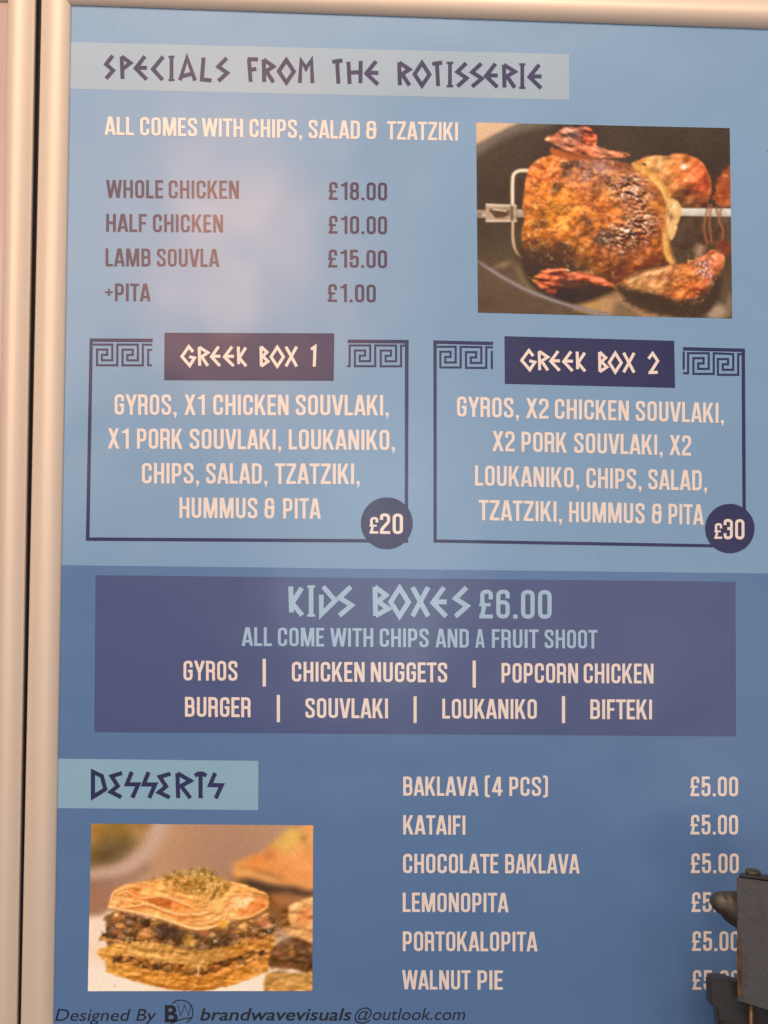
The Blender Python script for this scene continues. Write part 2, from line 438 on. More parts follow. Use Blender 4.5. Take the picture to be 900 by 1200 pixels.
# angular greek style letters as strokes; x, y from 0 to 1
GK = {
 'S': [[(.93, 1), (.05, .62), (.98, .36), (.05, 0)]],
 'P': [[(.0, .97), (.1, 0)], [(.0, .97), (.98, .70), (.08, .42)]],
 'E': [[(.8, 1), (.02, .47), (.95, 0)], [(.1, .50), (.98, .50)]],
 'C': [[(.95, 1), (.02, .45), (.9, 0)]],
 'I': [[(.5, 1), (.5, 0)], [(0, 1), (1, 1)], [(0, 0), (1, 0)]],
 'A': [[(0, 0), (.46, .98), (1, 0)], [(.12, .17), (.83, .30)]],
 'L': [[(.22, 1), (.05, .05), (1, .02)]],
 'F': [[(.14, .96), (.3, 0)], [(0, .97), (1, .97)], [(.18, .50), (.85, .56)]],
 'R': [[(.02, .97), (.08, 0)], [(.02, .97), (1, .68), (.18, .44)], [(.26, .5), (1, 0)]],
 'O': [[(.5, .97), (1, .48), (.5, .0), (0, .48)], 'closed'],
 'M': [[(.02, 0), (.12, .95), (.5, .62), (.93, .98), (1, 0)]],
 'T': [[(0, .93), (1, 1)], [(.48, .95), (.6, 0)]],
 'H': [[(0, .95), (.1, 0)], [(1, 1), (.98, .05)], [(.05, .48), (1, .52)]],
 'G': [[(.88, .72), (.55, 1), (0, .48), (.62, 0), (1, .40), (.58, .47)]],
 'K': [[(0, 1), (.06, .1)], [(.95, .95), (.12, .42), (1, 0)]],
 'B': [[(.0, 1), (.05, 0)], [(0, 1), (.85, .72), (.15, .47)], [(.2, .52), (1, .25), (.05, 0)]],
 'X': [[(0, 1), (1, 0)], [(1, 1), (0, 0)]],
 '1': [[(0, .86), (.95, 1), (.75, 0)]],
 '2': [[(0, .72), (.45, 1), (1, .62), (.25, .06)], [(0, .02), (1, .05)]],
 'd': [[(.1, .72), (.1, .04), (1, .52), (.22, 1)]],
 'D': [[(0, .98), (.72, .82), (1, .32), (0, .02)], 'closed'],
 'Z': [[(1, .95), (.08, .82), (.62, .45), (0, .22), (.93, .02)]],
 'N': [[(.45, 1), (.03, .52), (1, .52), (.5, 0)]],
 't': [[(0, .88), (.3, .97), (.7, .97), (1, .88)], [(.5, .95), (.5, 0)]],
}
def greek(name, items, tl, bl, tr, br, sw, mat, z=Z4):
    """items: (glyph, x0, x1); top/baseline slope from the first to the last letter"""
    a, b = items[0][1], items[-1][2]; pol = []
    for g, x0, x1 in items:
        f = lambda p, q, x: p + (q - p) * (x - a) / (b - a)
        sts = GK[g]; closed = 'closed' in sts; pol.append([])
        for s_ in sts:
            if s_ == 'closed': continue
            pts = []
            w2 = sw / 2
            for u, v in s_:
                X = x0 + w2 * .9 + u * (x1 - x0 - sw * .9)
                t = f(tl, tr, X) + w2 * .3; bb = f(bl, br, X) - w2 * .3
                pts.append((X, bb + (t - bb) * v))
            ww = sw
            if g == 'I' and s_[0][1] == s_[1][1]:
                pts = [(x0, pts[0][1]), (x1, pts[1][1])]; ww = sw * .55
            elif g == 'I': ww = sw * .95
            pol[-1] += stroke(pts, ww, closed)
    return flat(name, pol, z, INK[mat])

def quad(name, pts, z, mat): return flat(name, [pts], z, INK[mat])

# --- colour panels
quad('blue_panel', [(55, 662.0), (921, 672.3), (921, 1223), (48, 1223)], Z1, 'deep')
quad('kids_panel', [(112, 674), (862, 681.7), (862.6, 863), (110.5, 858)], Z2, 'kids')
quad('heading_band', [(75, 49.1), (667, 63.5), (667, 117), (74, 103.9)], Z1, 'grey')
quad('heading_band', [(60, 889.0), (302.8, 891.6), (302.5, 949.3), (58, 946.8)], Z2, 'aqua')
quad('box_title_panel', [(192.8, 389.9), (391.8, 390.6), (391.1, 446.3), (192.3, 445.7)], Z2, 'navy')
quad('box_title_panel', [(591.1, 393.9), (790, 399.4), (791.1, 454.6), (591.6, 449.9)], Z2, 'navy')

# --- headings
def cx(o, k, v): return [(g, o + a / k, o + b / k) for g, a, b in v]
K1 = 3.2143
greek('heading', cx(110, K1, [('S', 38, 80), ('P', 98, 145), ('E', 150, 208), ('C', 215, 270), ('I', 281, 304), ('A', 318, 388), ('L', 398, 450), ('S', 460, 510), ('F', 572, 625), ('R', 632, 683), ('O', 690, 760), ('M', 768, 830)])
      + cx(370, 2.903, [('T', 50, 97), ('H', 105, 159), ('E', 165, 220), ('R', 277, 325), ('O', 330, 393), ('T', 390, 436), ('I', 445, 468), ('S', 474, 520), ('S', 524, 572), ('E', 572, 626), ('R', 633, 683), ('I', 692, 713), ('E', 720, 775)]),
      64.2, 92.8, 75.3, 104.2, 4.7, 'navy')
KG = 4.737
greek('box_title', cx(200, KG, [('G', 55, 140), ('R', 150, 214), ('E', 218, 284), ('E', 290, 360), ('K', 368, 427), ('B', 494, 548), ('O', 550, 634), ('X', 632, 707), ('1', 772, 810)]), 405.6, 429.0, 405.8, 430.2, 3.5, 'white')
greek('box_title', cx(600, KG, [('G', 46, 134), ('R', 142, 206), ('E', 206, 274), ('E', 278, 346), ('K', 354, 413), ('B', 478, 534), ('O', 532, 614), ('X', 612, 685), ('2', 750, 816)]), 410.0, 433.6, 413.8, 438.0, 3.5, 'white')
KD = 3.913
greek('kids_heading', cx(330, KD, [('K', 32, 105), ('I', 118, 153), ('d', 165, 256), ('S', 252, 332), ('B', 418, 498), ('O', 490, 592), ('X', 590, 682), ('E', 682, 768), ('S', 784, 862)]), 686.3, 721.8, 687.6, 723.4, 5.7, 'ice')
greek('heading', cx(100, 5.294, [('D', 36, 136), ('Z', 146, 240), ('N', 244, 340), ('N', 348, 445), ('Z', 445, 540), ('R', 558, 664), ('t', 668, 762), ('N', 760, 858)]), 903.0, 935.2, 905.2, 936.2, 4.9, 'navy')

# --- rotisserie list
line('description', [('ALL', 122.7, 157), ('COMES', 164.3, 231), ('WITH', 236.6, 284.8), ('CHIPS,', 292.6, 354), ('SALAD', 361.8, 421.7), ('&', 429, 441.2), ('TZATZIKI', 453.5, 536.6)], 158, 164.9, 21.4, 'white')
line('dish_name', [('WHOLE', 124.4, 191.3), ('CHICKEN', 197.6, 280)], 232, 233, 21.2, 'plum')
line('dish_name', [('HALF', 124.4, 171.9), ('CHICKEN', 179.2, 261.4)], 271.6, 272.6, 21, 'plum')
line('dish_name', [('LAMB', 123.7, 176.5), ('SOUVLA', 183.9, 257.1)], 312.1, 312.8, 21, 'plum')
line('dish_name', [('+PITA', 123, 176.5)], 352.9, 353.2, 20.8, 'plum')
line('price', [('£18.00', 385, 453.6)], 234.1, 235, 21, 'plum')
line('price', [('£10.00', 385, 453.6)], 273.7, 274.6, 21, 'plum')
line('price', [('£15.00', 384.4, 453.6)], 313.3, 314.3, 21, 'plum')
line('price', [('£1.00', 384, 440.4)], 353.7, 354.5, 21, 'plum')

# --- the two boxes
line('box_contents', [('GYROS,', 134.4, 207), ('X1', 216, 240), ('CHICKEN', 250, 338.2), ('SOUVLAKI,', 346.7, 455.6)], 486.1, 486.9, 24, 'white')
line('box_contents', [('X1', 126.4, 151), ('PORK', 160.6, 214), ('SOUVLAKI,', 222.4, 329.6), ('LOUKANIKO,', 338.4, 462.9)], 525.7, 527.4, 23.7, 'white')
line('box_contents', [('CHIPS,', 166.4, 233.4), ('SALAD,', 241.6, 313.3), ('TZATZIKI,', 322.2, 421.6)], 566.5, 567.3, 24, 'white')
line('box_contents', [('HUMMUS', 210.4, 301.6), ('&', 310, 321.8), ('PITA', 331.8, 376)], 607, 607.9, 24, 'white')
line('box_contents', [('GYROS,', 535.6, 608), ('X2', 616.2, 642.8), ('CHICKEN', 650.2, 736.9), ('SOUVLAKI,', 745, 848.2)], 488.1, 495.8, 23.5, 'white')
line('box_contents', [('X2', 576.7, 603.1), ('PORK', 611.1, 664.3), ('SOUVLAKI,', 672.8, 776.4), ('X2', 784.4, 809.8)], 528.6, 534, 23.6, 'white')
line('box_contents', [('LOUKANIKO,', 556.7, 678.7), ('CHIPS,', 687.1, 751.7), ('SALAD,', 759.7, 828.4)], 569, 575, 23.7, 'white')
line('box_contents', [('TZATZIKI,', 560.9, 658.6), ('HUMMUS', 666.9, 755.3), ('&', 763.8, 775.4), ('PITA', 783.4, 824.6)], 609.5, 615, 23.8, 'white')
flat('box_border', [[(105, 396.5), (179, 396.9), (179, 401.1), (105, 400.7)], [(105, 396.5), (108.9, 396.5), (104.8, 633.6), (100.6, 633.6)],
                    [(407.3, 397.9), (478.9, 398.3), (478.9, 402.6), (407.3, 402.2)], [(474.5, 399), (478.9, 399), (478.2, 636), (474.2, 636)],
                    [(100.6, 629.7), (478.3, 632), (478.3, 636.2), (100.6, 633.8)]], Z1, INK['navy'])
flat('box_border', [[(507.8, 398.8), (577.9, 400.5), (577.9, 404.6), (507.8, 402.9)], [(507.8, 399), (511.8, 399), (511.8, 636), (508, 636)],
                    [(800.4, 406.7), (872.9, 408.5), (872.9, 412.6), (800.4, 410.9)], [(868.9, 409), (873.0, 409), (874.3, 641), (870.2, 641)],
                    [(508, 632), (874.3, 638.4), (874.3, 642.2), (508, 635.9)]], Z1, INK['navy'])
def meander(ox, oy, runs, w=2.55):
    k = 10.588
    pol = []
    for r in runs: pol += stroke([(ox + x / k, oy + y / k) for x, y in r], w)
    flat('key_pattern', pol, Z2, INK['navy'])
def unit(x, y): # one turn of the greek key starting at the left of its top bar
    return [(x + 190, y), (x + 190, y + 195), (x + 60, y + 195), (x + 60, y + 127), (x + 126, y + 127), (x + 126, y + 62), (x, y + 62), (x, y + 257), (x + 252, y + 257), (x + 252, y)]
meander(100, 390, [[(95, 146)] + unit(145, 146) + unit(462, 147) + [(830, 148)], [(830, 212), (780, 212), (780, 403), (826, 403)]])
meander(402, 390, [[(50, 413), (82, 413), (82, 157)] + unit(147, 157) + unit(468, 158) + [(775, 160)]])
meander(503, 392, [[(95, 152)] + unit(138, 152) + unit(456, 157) + [(792, 160)], [(792, 217), (776, 217), (776, 415), (792, 416)]])
meander(795, 400, [[(65, 128), (65, 350)], [(58, 395), (120, 396), (120, 147)] + unit(186, 147) + unit(490, 158) + [(795, 163)]])
def disc(name, x, y, r, z, mat):
    return flat(name, [[(x + r * math.cos(i * math.tau / 72), y + r * math.sin(i * math.tau / 72)) for i in range(72)]], z, INK[mat])
disc('price_badge', 453.3, 613.3, 30.5, Z3, 'navy')
disc('price_badge', 855.2, 619.4, 29.0, Z3, 'navy')
def badge(x0, xa, xb, y0, y1, w2, num, small, big):
    pol = word_polys('£', x0, xa, y0, y0, small) + word_polys(num, xb, w2, y1, y1 + .3, big)
    flat('badge_price', pol, Z4, INK['white'])
badge(433, 443.3, 445.2, 625.2, 625.6, 472.2, '20', 19.4, 24)
badge(837, 846.2, 847.9, 631.4, 631.9, 872.3, '30', 18.4, 23.8)

# --- kids
line('kids_price', [('£6.00', 561.6, 646.4)], 724.6, 725.2, 33.8, 'ice')
line('description', [('ALL', 283.3, 318.6), ('COME', 325.7, 379.9), ('WITH', 387, 437.4), ('CHIPS', 445, 502.3), ('AND', 510.4, 549.3), ('A', 557, 568), ('FRUIT', 576.4, 631), ('SHOOT', 638.2, 700)], 756.8, 760, 21.8, 'ice')
for w, y0, y1 in (([('GYROS', 215.1, 278.3)], 797.3, 797.7), ([('CHICKEN', 342.1, 427.2), ('NUGGETS', 434.6, 524)], 798.6, 799.6), ([('POPCORN', 587.7, 677.3), ('CHICKEN', 684, 765.7)], 800, 800.9),
                  ([('BURGER', 216.8, 294.1)], 839.8, 840.4), ([('SOUVLAKI', 357.9, 454.6)], 841.2, 841.7), ([('LOUKANIKO', 518.3, 629)], 842, 842.5), ([('BIFTEKI', 691.7, 764)], 842.6, 843)):
    line('kids_dish', w, y0, y1, 23.2, 'white')
for x0, x1, y0, y1 in ((307.8, 311.6, 772, 804.3), (553.8, 557.6, 774, 805.7), (324.4, 328.1, 814.3, 846.2), (484.6, 488.3, 815.9, 847.2), (658.4, 662.2, 815.7, 847.3)):
    quad('divider_bar', [(x0, y0), (x1, y0), (x1, y1), (x0, y1)], Z4, 'white')

# --- desserts
for words, y, c in (([('BAKLAVA', 472.5, 560.8), ('(4', 568, 588.8), ('PCS)', 596.8, 642.1)], 932.4, 22.5), ([('KATAIFI', 472.5, 545.3)], 977.8, 22.7),
                    ([('CHOCOLATE', 472.3, 584), ('BAKLAVA', 592, 679.2)], 1023.1, 22.7), ([('LEMONOPITA', 472, 596)], 1068.6, 22.7),
                    ([('PORTOKALOPITA', 472, 629.9)], 1114.4, 23), ([('WALNUT', 471.2, 551.5), ('PIE', 559.5, 589.3)], 1159.3, 22.6)):
    line('dish_name', words, y, y + .4, c, 'white')
for x0, x1, y in ((808.9, 864.8, 932.9), (809, 864.8, 977.8), (809.5, 865.6, 1023), (810.3, 866, 1068.6), (810.9, 866.6, 1114.2), (811.3, 867, 1159.8)):
    line('price', [('£5.00', x0, x1)], y, y + .3, 23.2, 'white')

# --- designer's credit along the bottom
def credit(name, text, x0, x1, ybase, cap, bold=0.0, shear=.22):
    cu = bpy.data.curves.new(name, 'FONT'); cu.body = text; cu.shear = shear; cu.offset = bold; cu.resolution_u = 4
    o = bpy.data.objects.new(name, cu); col.objects.link(o)
    bpy.context.view_layer.update()
    me = bpy.data.meshes.new_from_object(o.evaluated_get(bpy.context.evaluated_depsgraph_get()))
    bpy.data.objects.remove(o)
    xs = [v.co.x for v in me.vertices]; a, b = min(xs), max(xs)
    k = (x1 - x0) / (b - a); ky = cap / .727
    for v in me.vertices:
        v.co = WB(x0 + (v.co.x - a) * k, ybase - v.co.y * ky); v.co.y -= Z4
    me.name = name
    bm = bmesh.new(); bm.from_mesh(me); bmesh.ops.recalc_face_normals(bm, faces=bm.faces)
    for f in bm.faces:
        if f.normal.y > 0: f.normal_flip()
    bm.to_mesh(me); bm.free()
    me.materials.clear()
    return link(name, me, INK['black'], poster)
credit('designer_credit', 'Designed By', 64.6, 183.4, 1196.2, 14.8)
credit('designer_credit', 'brandwavevisuals', 234.4, 412, 1195.6, 14.9, .011)
credit('designer_credit', '@outlook.com', 415.6, 545.2, 1195.2, 14.8)
ob = credit('designer_mark', 'B', 193.2, 208.4, 1197.3, 20.2, .025, 0)
LX, LY, LK = 180, 1165, 12.857
lp = [[(LX + x / LK, LY + y / LK) for x, y in r] for r in (
    [(365, 145), (405, 325), (468, 165), (528, 325), (560, 150)],
    [(255, 445), (340, 405), (450, 368), (590, 352)])]
pol = stroke(lp[0], .95) + stroke(lp[1], 1.3)
cc = (LX + 412 / LK, LY + 268 / LK); rr = 14
arc = [(cc[0] + rr * math.cos(math.radians(a)), cc[1] - rr * math.sin(math.radians(a))) for a in range(-62, 140, 6)]
pol += stroke(arc, 1.35)
flat('designer_mark', pol, Z4, INK['black'])

# ------------------------------------------------------------------ printed food photographs
class Painter:
    """a small raster painter for flat printed photographs: works in its own picture coordinates"""
    def __init__(s, corners, nx, ny, seed):
        s.nx, s.ny = nx, ny
        u, v = np.meshgrid((np.arange(nx)) / (nx - 1), (np.arange(ny)) / (ny - 1))
        c = [np.array(p, float) for p in corners]            # TL TR BR BL
        P = (c[0][:, None, None] * (1 - u) * (1 - v) + c[1][:, None, None] * u * (1 - v) + c[2][:, None, None] * u * v + c[3][:, None, None] * (1 - u) * v)
        s.x, s.y = P[0], P[1]
        s.img = np.zeros((ny, nx, 3)); s.rng = np.random.default_rng(seed)
    def noise(s, sx, sy=None, oct=4, ang=0.0):
        """fractal value noise, feature size sx, sy; about -1..1"""
        sy = sy or sx; out = np.zeros_like(s.x); amp, tot = 1.0, 0
        ca, sa = math.cos(ang), math.sin(ang)
        X = (s.x * ca + s.y * sa); Y = (-s.x * sa + s.y * ca)
        for o in range(oct):
            gx, gy = X / sx * 2 ** o + 5000, Y / sy * 2 ** o + 5000
            ix, iy = np.floor(gx).astype(int), np.floor(gy).astype(int)
            fx, fy = gx - ix, gy - iy
            fx = fx * fx * (3 - 2 * fx); fy = fy * fy * (3 - 2 * fy)
            T = s.rng.random((97, 89))
            g = lambda a, b: T[a % 97, b % 89]
            n = (g(ix, iy) * (1 - fx) + g(ix + 1, iy) * fx) * (1 - fy) + (g(ix, iy + 1) * (1 - fx) + g(ix + 1, iy + 1) * fx) * fy
            out += amp * (n * 2 - 1); tot += amp; amp *= .55
        return out / tot * 1.6
    def cells(s, size, sx=1.0):
        """worley: distance to nearest seed, second nearest, and a random value per seed"""
        X, Y = s.x / size / sx, s.y / size
        ix, iy = np.floor(X).astype(int), np.floor(Y).astype(int)
        J = s.rng.random((61, 67, 3))
        d1 = np.full_like(s.x, 9.); d2 = d1.copy(); val = np.zeros_like(s.x)
        for a in (-1, 0, 1):
            for b in (-1, 0, 1):
                c = J[(ix + a) % 61, (iy + b) % 67]
                d = np.hypot(ix + a + c[..., 0] - X, iy + b + c[..., 1] - Y)
                m = d < d1
                d2 = np.where(m, d1, np.minimum(d2, d)); val = np.where(m, c[..., 2], val); d1 = np.where(m, d, d1)
        return d1, d2, val
    @staticmethod
    def smooth(pts, k=6, closed=True):
        P = np.array(pts, float); n = len(P); out = []
        for i in range(n if closed else n - 1):
            a, b, c, d = (P[(i + j) % n] if closed else P[min(max(i + j, 0), n - 1)] for j in (-1, 0, 1, 2))
            for t in np.arange(k) / k:
                out.append(.5 * (2 * b + (c - a) * t + (2 * a - 5 * b + 4 * c - d) * t * t + (3 * b - a - 3 * c + d) * t ** 3))
        if not closed: out.append(P[-1])
        return np.array(out)
    def sd(s, pts, closed=True, wob=0, wsz=12):
        """signed distance to an outline (negative inside), optionally with a ragged edge"""
        x, y = s.x, s.y
        if wob:
            x = x + s.noise(wsz, oct=3) * wob; y = y + s.noise(wsz, oct=3) * wob
        D = np.full_like(x, 1e9); ins = np.zeros(x.shape, bool); n = len(pts)
        for i in range(n if closed else n - 1):
            (ax, ay), (bx, by) = pts[i], pts[(i + 1) % n]
            ex, ey = bx - ax, by - ay; L = ex * ex + ey * ey + 1e-9
            t = np.clip(((x - ax) * ex + (y - ay) * ey) / L, 0, 1)
            D = np.minimum(D, (x - ax - t * ex) ** 2 + (y - ay - t * ey) ** 2)
            if closed and ay != by:
                ins ^= ((ay > y) != (by > y)) & (x < ex * (y - ay) / (by - ay) + ax)
        D = np.sqrt(D)
        return np.where(ins, -D, D) if closed else D
    @staticmethod
    def cov(d, soft): return np.clip(.5 - d / (2 * soft), 0, 1) ** 1.0
    def put(s, a, c):
        """lay colour c (sRGB 0-255, a triple or a field) at coverage a"""
        c = np.asarray(c, float)
        s.img = s.img * (1 - a[..., None]) + c * a[..., None]
    def blob(s, pts, c, soft=2.5, wob=0, wsz=12, k=6, op=1.0, var=0, vsz=30):
        d = s.sd(s.smooth(pts, k) if k else np.array(pts, float), True, wob, wsz)
        col_ = np.asarray(c, float)
        if var: col_ = col_ + (s.noise(vsz) * var)[..., None] * np.array([1, .85, .7])
        s.put(s.cov(d, soft) * op, col_); return d
    def tube(s, pts, w, c, soft=1.5, op=1.0, k=6, lit=0):
        d = s.sd(s.smooth(pts, k, False), False)
        col_ = np.asarray(c, float)
        if lit: col_ = col_ + lit * (1 - np.clip(d / (w / 2), 0, 1)[..., None] * 2)
        s.put(s.cov(d - w / 2, soft) * op, col_)
    def spot(s, x, y, rx, ry, c, op=1.0, soft=.6, wob=0, wsz=10, ang=0):
        X, Y = s.x - x, s.y - y
        if wob: X = X + s.noise(wsz, oct=3) * wob; Y = Y + s.noise(wsz, oct=3) * wob
        ca, sa = math.cos(ang), math.sin(ang)
        r = np.hypot((X * ca + Y * sa) / rx, (-X * sa + Y * ca) / ry)
        s.put(np.clip((1 - r) / soft, 0, 1) * op, c)
    def blur(s, r):
        k = np.arange(-3, 4); g = np.exp(-k * k / (2 * r * r)); g /= g.sum()
        for ax in (0, 1):
            P = np.pad(s.img, [(3, 3) if a == ax else (0, 0) for a in range(3)], mode='edge')
            s.img = sum(w * np.take(P, np.arange(i, i + s.img.shape[ax]), axis=ax) for i, w in enumerate(g))
    def relief(s, mask, h, gain=.5, spec=70, power=18, light=(-.35, -.75, .56), tint=(255, 225, 185)):
        """light and gloss as they stand in the printed picture, from a height field h"""
        gy, gx = np.gradient(h, s.y[1, 0] - s.y[0, 0], s.x[0, 1] - s.x[0, 0])
        n = np.stack([-gx, -gy, np.ones_like(h)], -1); n /= np.linalg.norm(n, axis=-1, keepdims=True)
        L = np.array(light) / np.linalg.norm(light); H = L + np.array((0, 0, 1.)); H /= np.linalg.norm(H)
        d = n @ L - L[2]; k = np.clip((n @ H), 0, 1) ** power
        out = s.img * (1 + gain * 1.6 * d)[..., None] + (k * spec)[..., None] * (np.array(tint) - s.img) / 255
        s.img = s.img * (1 - mask[..., None]) + np.clip(out, 12, 255) * mask[..., None]
    def mixfield(s, base, items):
        """soft colour field: base plus (x, y, radius, colour) patches blended by distance"""
        f = np.zeros(s.img.shape) + np.array(base, float) * .25; wt = np.zeros_like(s.x) + .25
        for x, y, r, c in items:
            w = np.exp(-((s.x - x) ** 2 + (s.y - y) ** 2) / (r * r)); f += w[..., None] * np.array(c, float); wt += w
        return f / wt[..., None]

def chicken_picture():
    p = Painter([(47, 37), (833, 52), (840, 643), (52, 624)], 330, 248, 7)
    p.img[:] = (64, 50, 41)
    p.img += (p.noise(160) * 5)[..., None]
    # kettle wall, table corner at top left
    low = np.clip((p.y - 330) / 230, 0, 1)[..., None]
    p.img = p.img * (1 - low) + np.array((92, 73, 54)) * low
    p.tube([(40, 125), (80, 96), (125, 68), (185, 46), (260, 30)], 40, (104, 88, 76), 14)
    p.blob([(30, 20), (205, 20), (150, 50), (95, 78), (30, 106)], (196, 157, 122), 6, k=3)
    # things beyond the grill
    p.spot(130, 478, 42, 16, (136, 108, 80), .8, .8, ang=-.3); p.spot(150, 500, 60, 30, (88, 68, 50), .6, 1)
    p.blob([(170, 478), (240, 480), (260, 560), (200, 555)], (112, 90, 62), 14)
    p.blob([(352, 545), (486, 545), (560, 590), (600, 660), (340, 660)], (172, 128, 78), 5, k=0, var=7)
    p.blob([(470, 545), (600, 600), (720, 640), (720, 670), (450, 670)], (168, 124, 84), 14)
    p.blob([(486, 590), (560, 640), (520, 660), (470, 640)], (120, 92, 66), 10)
    p.spot(715, 612, 40, 30, (178, 148, 116), .9, .7); p.spot(790, 622, 52, 34, (164, 134, 106), .9, .6); p.spot(832, 600, 14, 40, (120, 98, 76), 1, .5)
    p.blob([(690, 330), (845, 330), (845, 420), (690, 440), (655, 430)], (82, 60, 46), 12, var=16, vsz=26)
    p.spot(740, 432, 26, 30, (176, 138, 104), .8, .8, 5); p.spot(700, 395, 28, 45, (74, 56, 46), .9, .8)
    p.blob([(840, 175), (805, 195), (790, 240), (782, 280), (842, 290)], (156, 78, 42), 5, 5, 14, var=24, vsz=22)
    p.spot(820, 200, 16, 7, (214, 150, 100), .7, .8); p.spot(800, 262, 14, 6, (208, 110, 60), .7, .8)
    # the spit
    d = np.abs(p.y - (313 + (p.x - 675) * .012))
    m = np.clip((13.5 - d) / 2, 0, 1) * (p.x > 640)
    p.put(m, np.array((204, 190, 170)) + ((308 - p.y) * 1.4 + p.noise(20) * 8)[..., None])
    for q in ([(768, 290), (758, 325), (752, 370), (764, 410)], [(776, 292), (770, 340), (776, 408)], [(806, 300), (800, 340), (812, 370), (806, 415)], [(790, 300), (795, 320)]):
        p.tube(q, 7, (146, 88, 58), 3, .9, lit=18)
    p.blob([(790, 405), (842, 410), (842, 445), (800, 438)], (122, 66, 44), 5, 4, var=20)
    p.img[:] = p.img
    p.put(np.clip((13 - np.abs(p.y - 320)) / 2, 0, 1) * (p.x < 76), np.array((150, 130, 108)) + (p.noise(14) * 38)[..., None])
    p.put(np.clip((13 - np.abs(p.y - 318)) / 2, 0, 1) * (p.x > 172) * (p.x < 206), np.array((150, 128, 104)) + (p.noise(14) * 34)[..., None])
    # fork and clamp
    p.tube([(215, 186), (182, 186), (164, 196), (159, 220), (159, 292)], 12, (206, 180, 150), 1.6, lit=36)
    p.tube([(160, 340), (160, 395), (168, 432), (186, 452), (212, 456)], 10, (176, 138, 104), 1.6, lit=30)
    p.blob([(76, 288), (172, 292), (172, 344), (76, 344)], (168, 140, 112), 1.6, k=0, var=20, vsz=24)
    p.blob([(94, 304), (146, 308), (142, 326), (110, 332), (94, 318)], (82, 60, 44), 2.5, 2)
    p.tube([(98, 306), (140, 311)], 4, (222, 196, 164), 1.5); p.tube([(78, 342), (170, 342)], 5, (214, 188, 156), 1.6)
    p.tube([(80, 291), (168, 295)], 4, (220, 200, 172), 1.4); p.tube([(156, 298), (157, 338)], 8, (96, 74, 56), 3)
    # shadow under the bird
    p.blob([(190, 430), (300, 470), (480, 520), (470, 560), (360, 600), (280, 590), (200, 520)], (60, 46, 36), 9)
    p.blob([(250, 545), (340, 528), (362, 560), (356, 592), (300, 580)], (54, 42, 34), 4)
    # leg at the upper right
    f = p.mixfield((188, 100, 52), [(610, 165, 40, (214, 158, 92)), (690, 170, 34, (222, 128, 70)), (740, 220, 48, (190, 78, 44)), (665, 210, 40, (198, 112, 54)), (690, 285, 45, (96, 66, 44)), (620, 235, 35, (120, 82, 48)), (755, 180, 25, (206, 104, 58)), (560, 175, 25, (206, 128, 60)), (755, 285, 26, (120, 64, 44))])
    f += (p.noise(34) * 16)[..., None] * np.array([1, .8, .5]) + (p.noise(7) * 8)[..., None]
    p.blob([(520, 172), (560, 148), (600, 138), (640, 140), (665, 131), (712, 138), (748, 160), (770, 200), (776, 245), (764, 285), (735, 300), (690, 300), (650, 290), (610, 240), (560, 200)], f, 2.2, 1.5)
    m = p.cov(p.sd(p.smooth([(520, 172), (560, 148), (600, 138), (640, 140), (665, 131), (712, 138), (748, 160), (770, 200), (776, 245), (764, 285), (735, 300), (690, 300), (650, 290), (610, 240), (560, 200)])), 3)
    p.relief(m, p.noise(44, oct=2) * 9 + p.noise(16, oct=2) * 1.6 + p.noise(7) * .35, .45, 60, 26, tint=(255, 200, 140))
    p.spot(688, 172, 17, 13, (252, 222, 190), 1, .7, 3); p.spot(694, 215, 8, 7, (240, 190, 140), .8, .7); p.spot(566, 165, 12, 7, (66, 50, 38), .9, .5, 3); p.spot(616, 166, 12, 26, (232, 184, 120), .8, .8, 4)
    p.spot(668, 140, 34, 5, (240, 176, 116), .6, .8); p.spot(735, 200, 12, 9, (226, 120, 74), .8, .7, 4); p.spot(748, 240, 10, 14, (214, 90, 56), .8, .8, 4)
    # the body
    f = p.mixfield((186, 104, 50), [(240, 180, 55, (190, 92, 48)), (220, 260, 45, (196, 106, 46)), (310, 310, 60, (224, 142, 52)), (220, 350, 50, (206, 126, 48)), (380, 270, 50, (190, 96, 46)),
        (390, 185, 52, (140, 98, 96)), (470, 190, 60, (150, 100, 86)), (540, 250, 50, (150, 92, 72)), (560, 340, 55, (176, 96, 64)), (470, 320, 45, (200, 108, 50)), (310, 390, 50, (206, 122, 46)),
        (250, 400, 40, (128, 72, 36)), (250, 450, 40, (78, 56, 40)), (330, 450, 35, (90, 64, 42)), (400, 470, 34, (204, 124, 50)), (440, 410, 40, (130, 72, 46)), (540, 440, 55, (140, 76, 46)), (480, 500, 45, (84, 58, 40)),
        (590, 210, 35, (196, 118, 58)), (625, 300, 28, (206, 132, 66)), (300, 160, 40, (200, 104, 56)), (200, 330, 25, (176, 96, 44)), (580, 470, 40, (120, 76, 44))])
    n1, n2, n3 = p.noise(46), p.noise(16), p.noise(6)
    f += (n1 * 20)[..., None] * np.array([1, .75, .35]) + (n2 * 20)[..., None] * np.array([1, .8, .5]) + (n3 * 13)[..., None]
    dk = np.clip((p.noise(24) - .42) * 4, 0, 1) * .55
    f = f * (1 - dk[..., None]) + np.array((84, 54, 40)) * dk[..., None]
    body = [(206, 186), (228, 158), (270, 140), (335, 134), (400, 142), (460, 152), (515, 164), (560, 186), (600, 214), (630, 250), (648, 290), (652, 330), (640, 380), (645, 425), (655, 468), (610, 480), (560, 492), (510, 515), (475, 543), (420, 520), (370, 496), (310, 482), (235, 470), (198, 440), (186, 385), (196, 335), (190, 295), (198, 235)]
    p.blob(body, f, 2.2, 2.5, 14)
    dB = p.sd(p.smooth(body))
    inside = p.cov(dB, 3)
    dome = 60 * np.sqrt(np.clip(1 - ((p.x - 410) / 300) ** 2 - ((p.y - 310) / 265) ** 2, 0, 1))
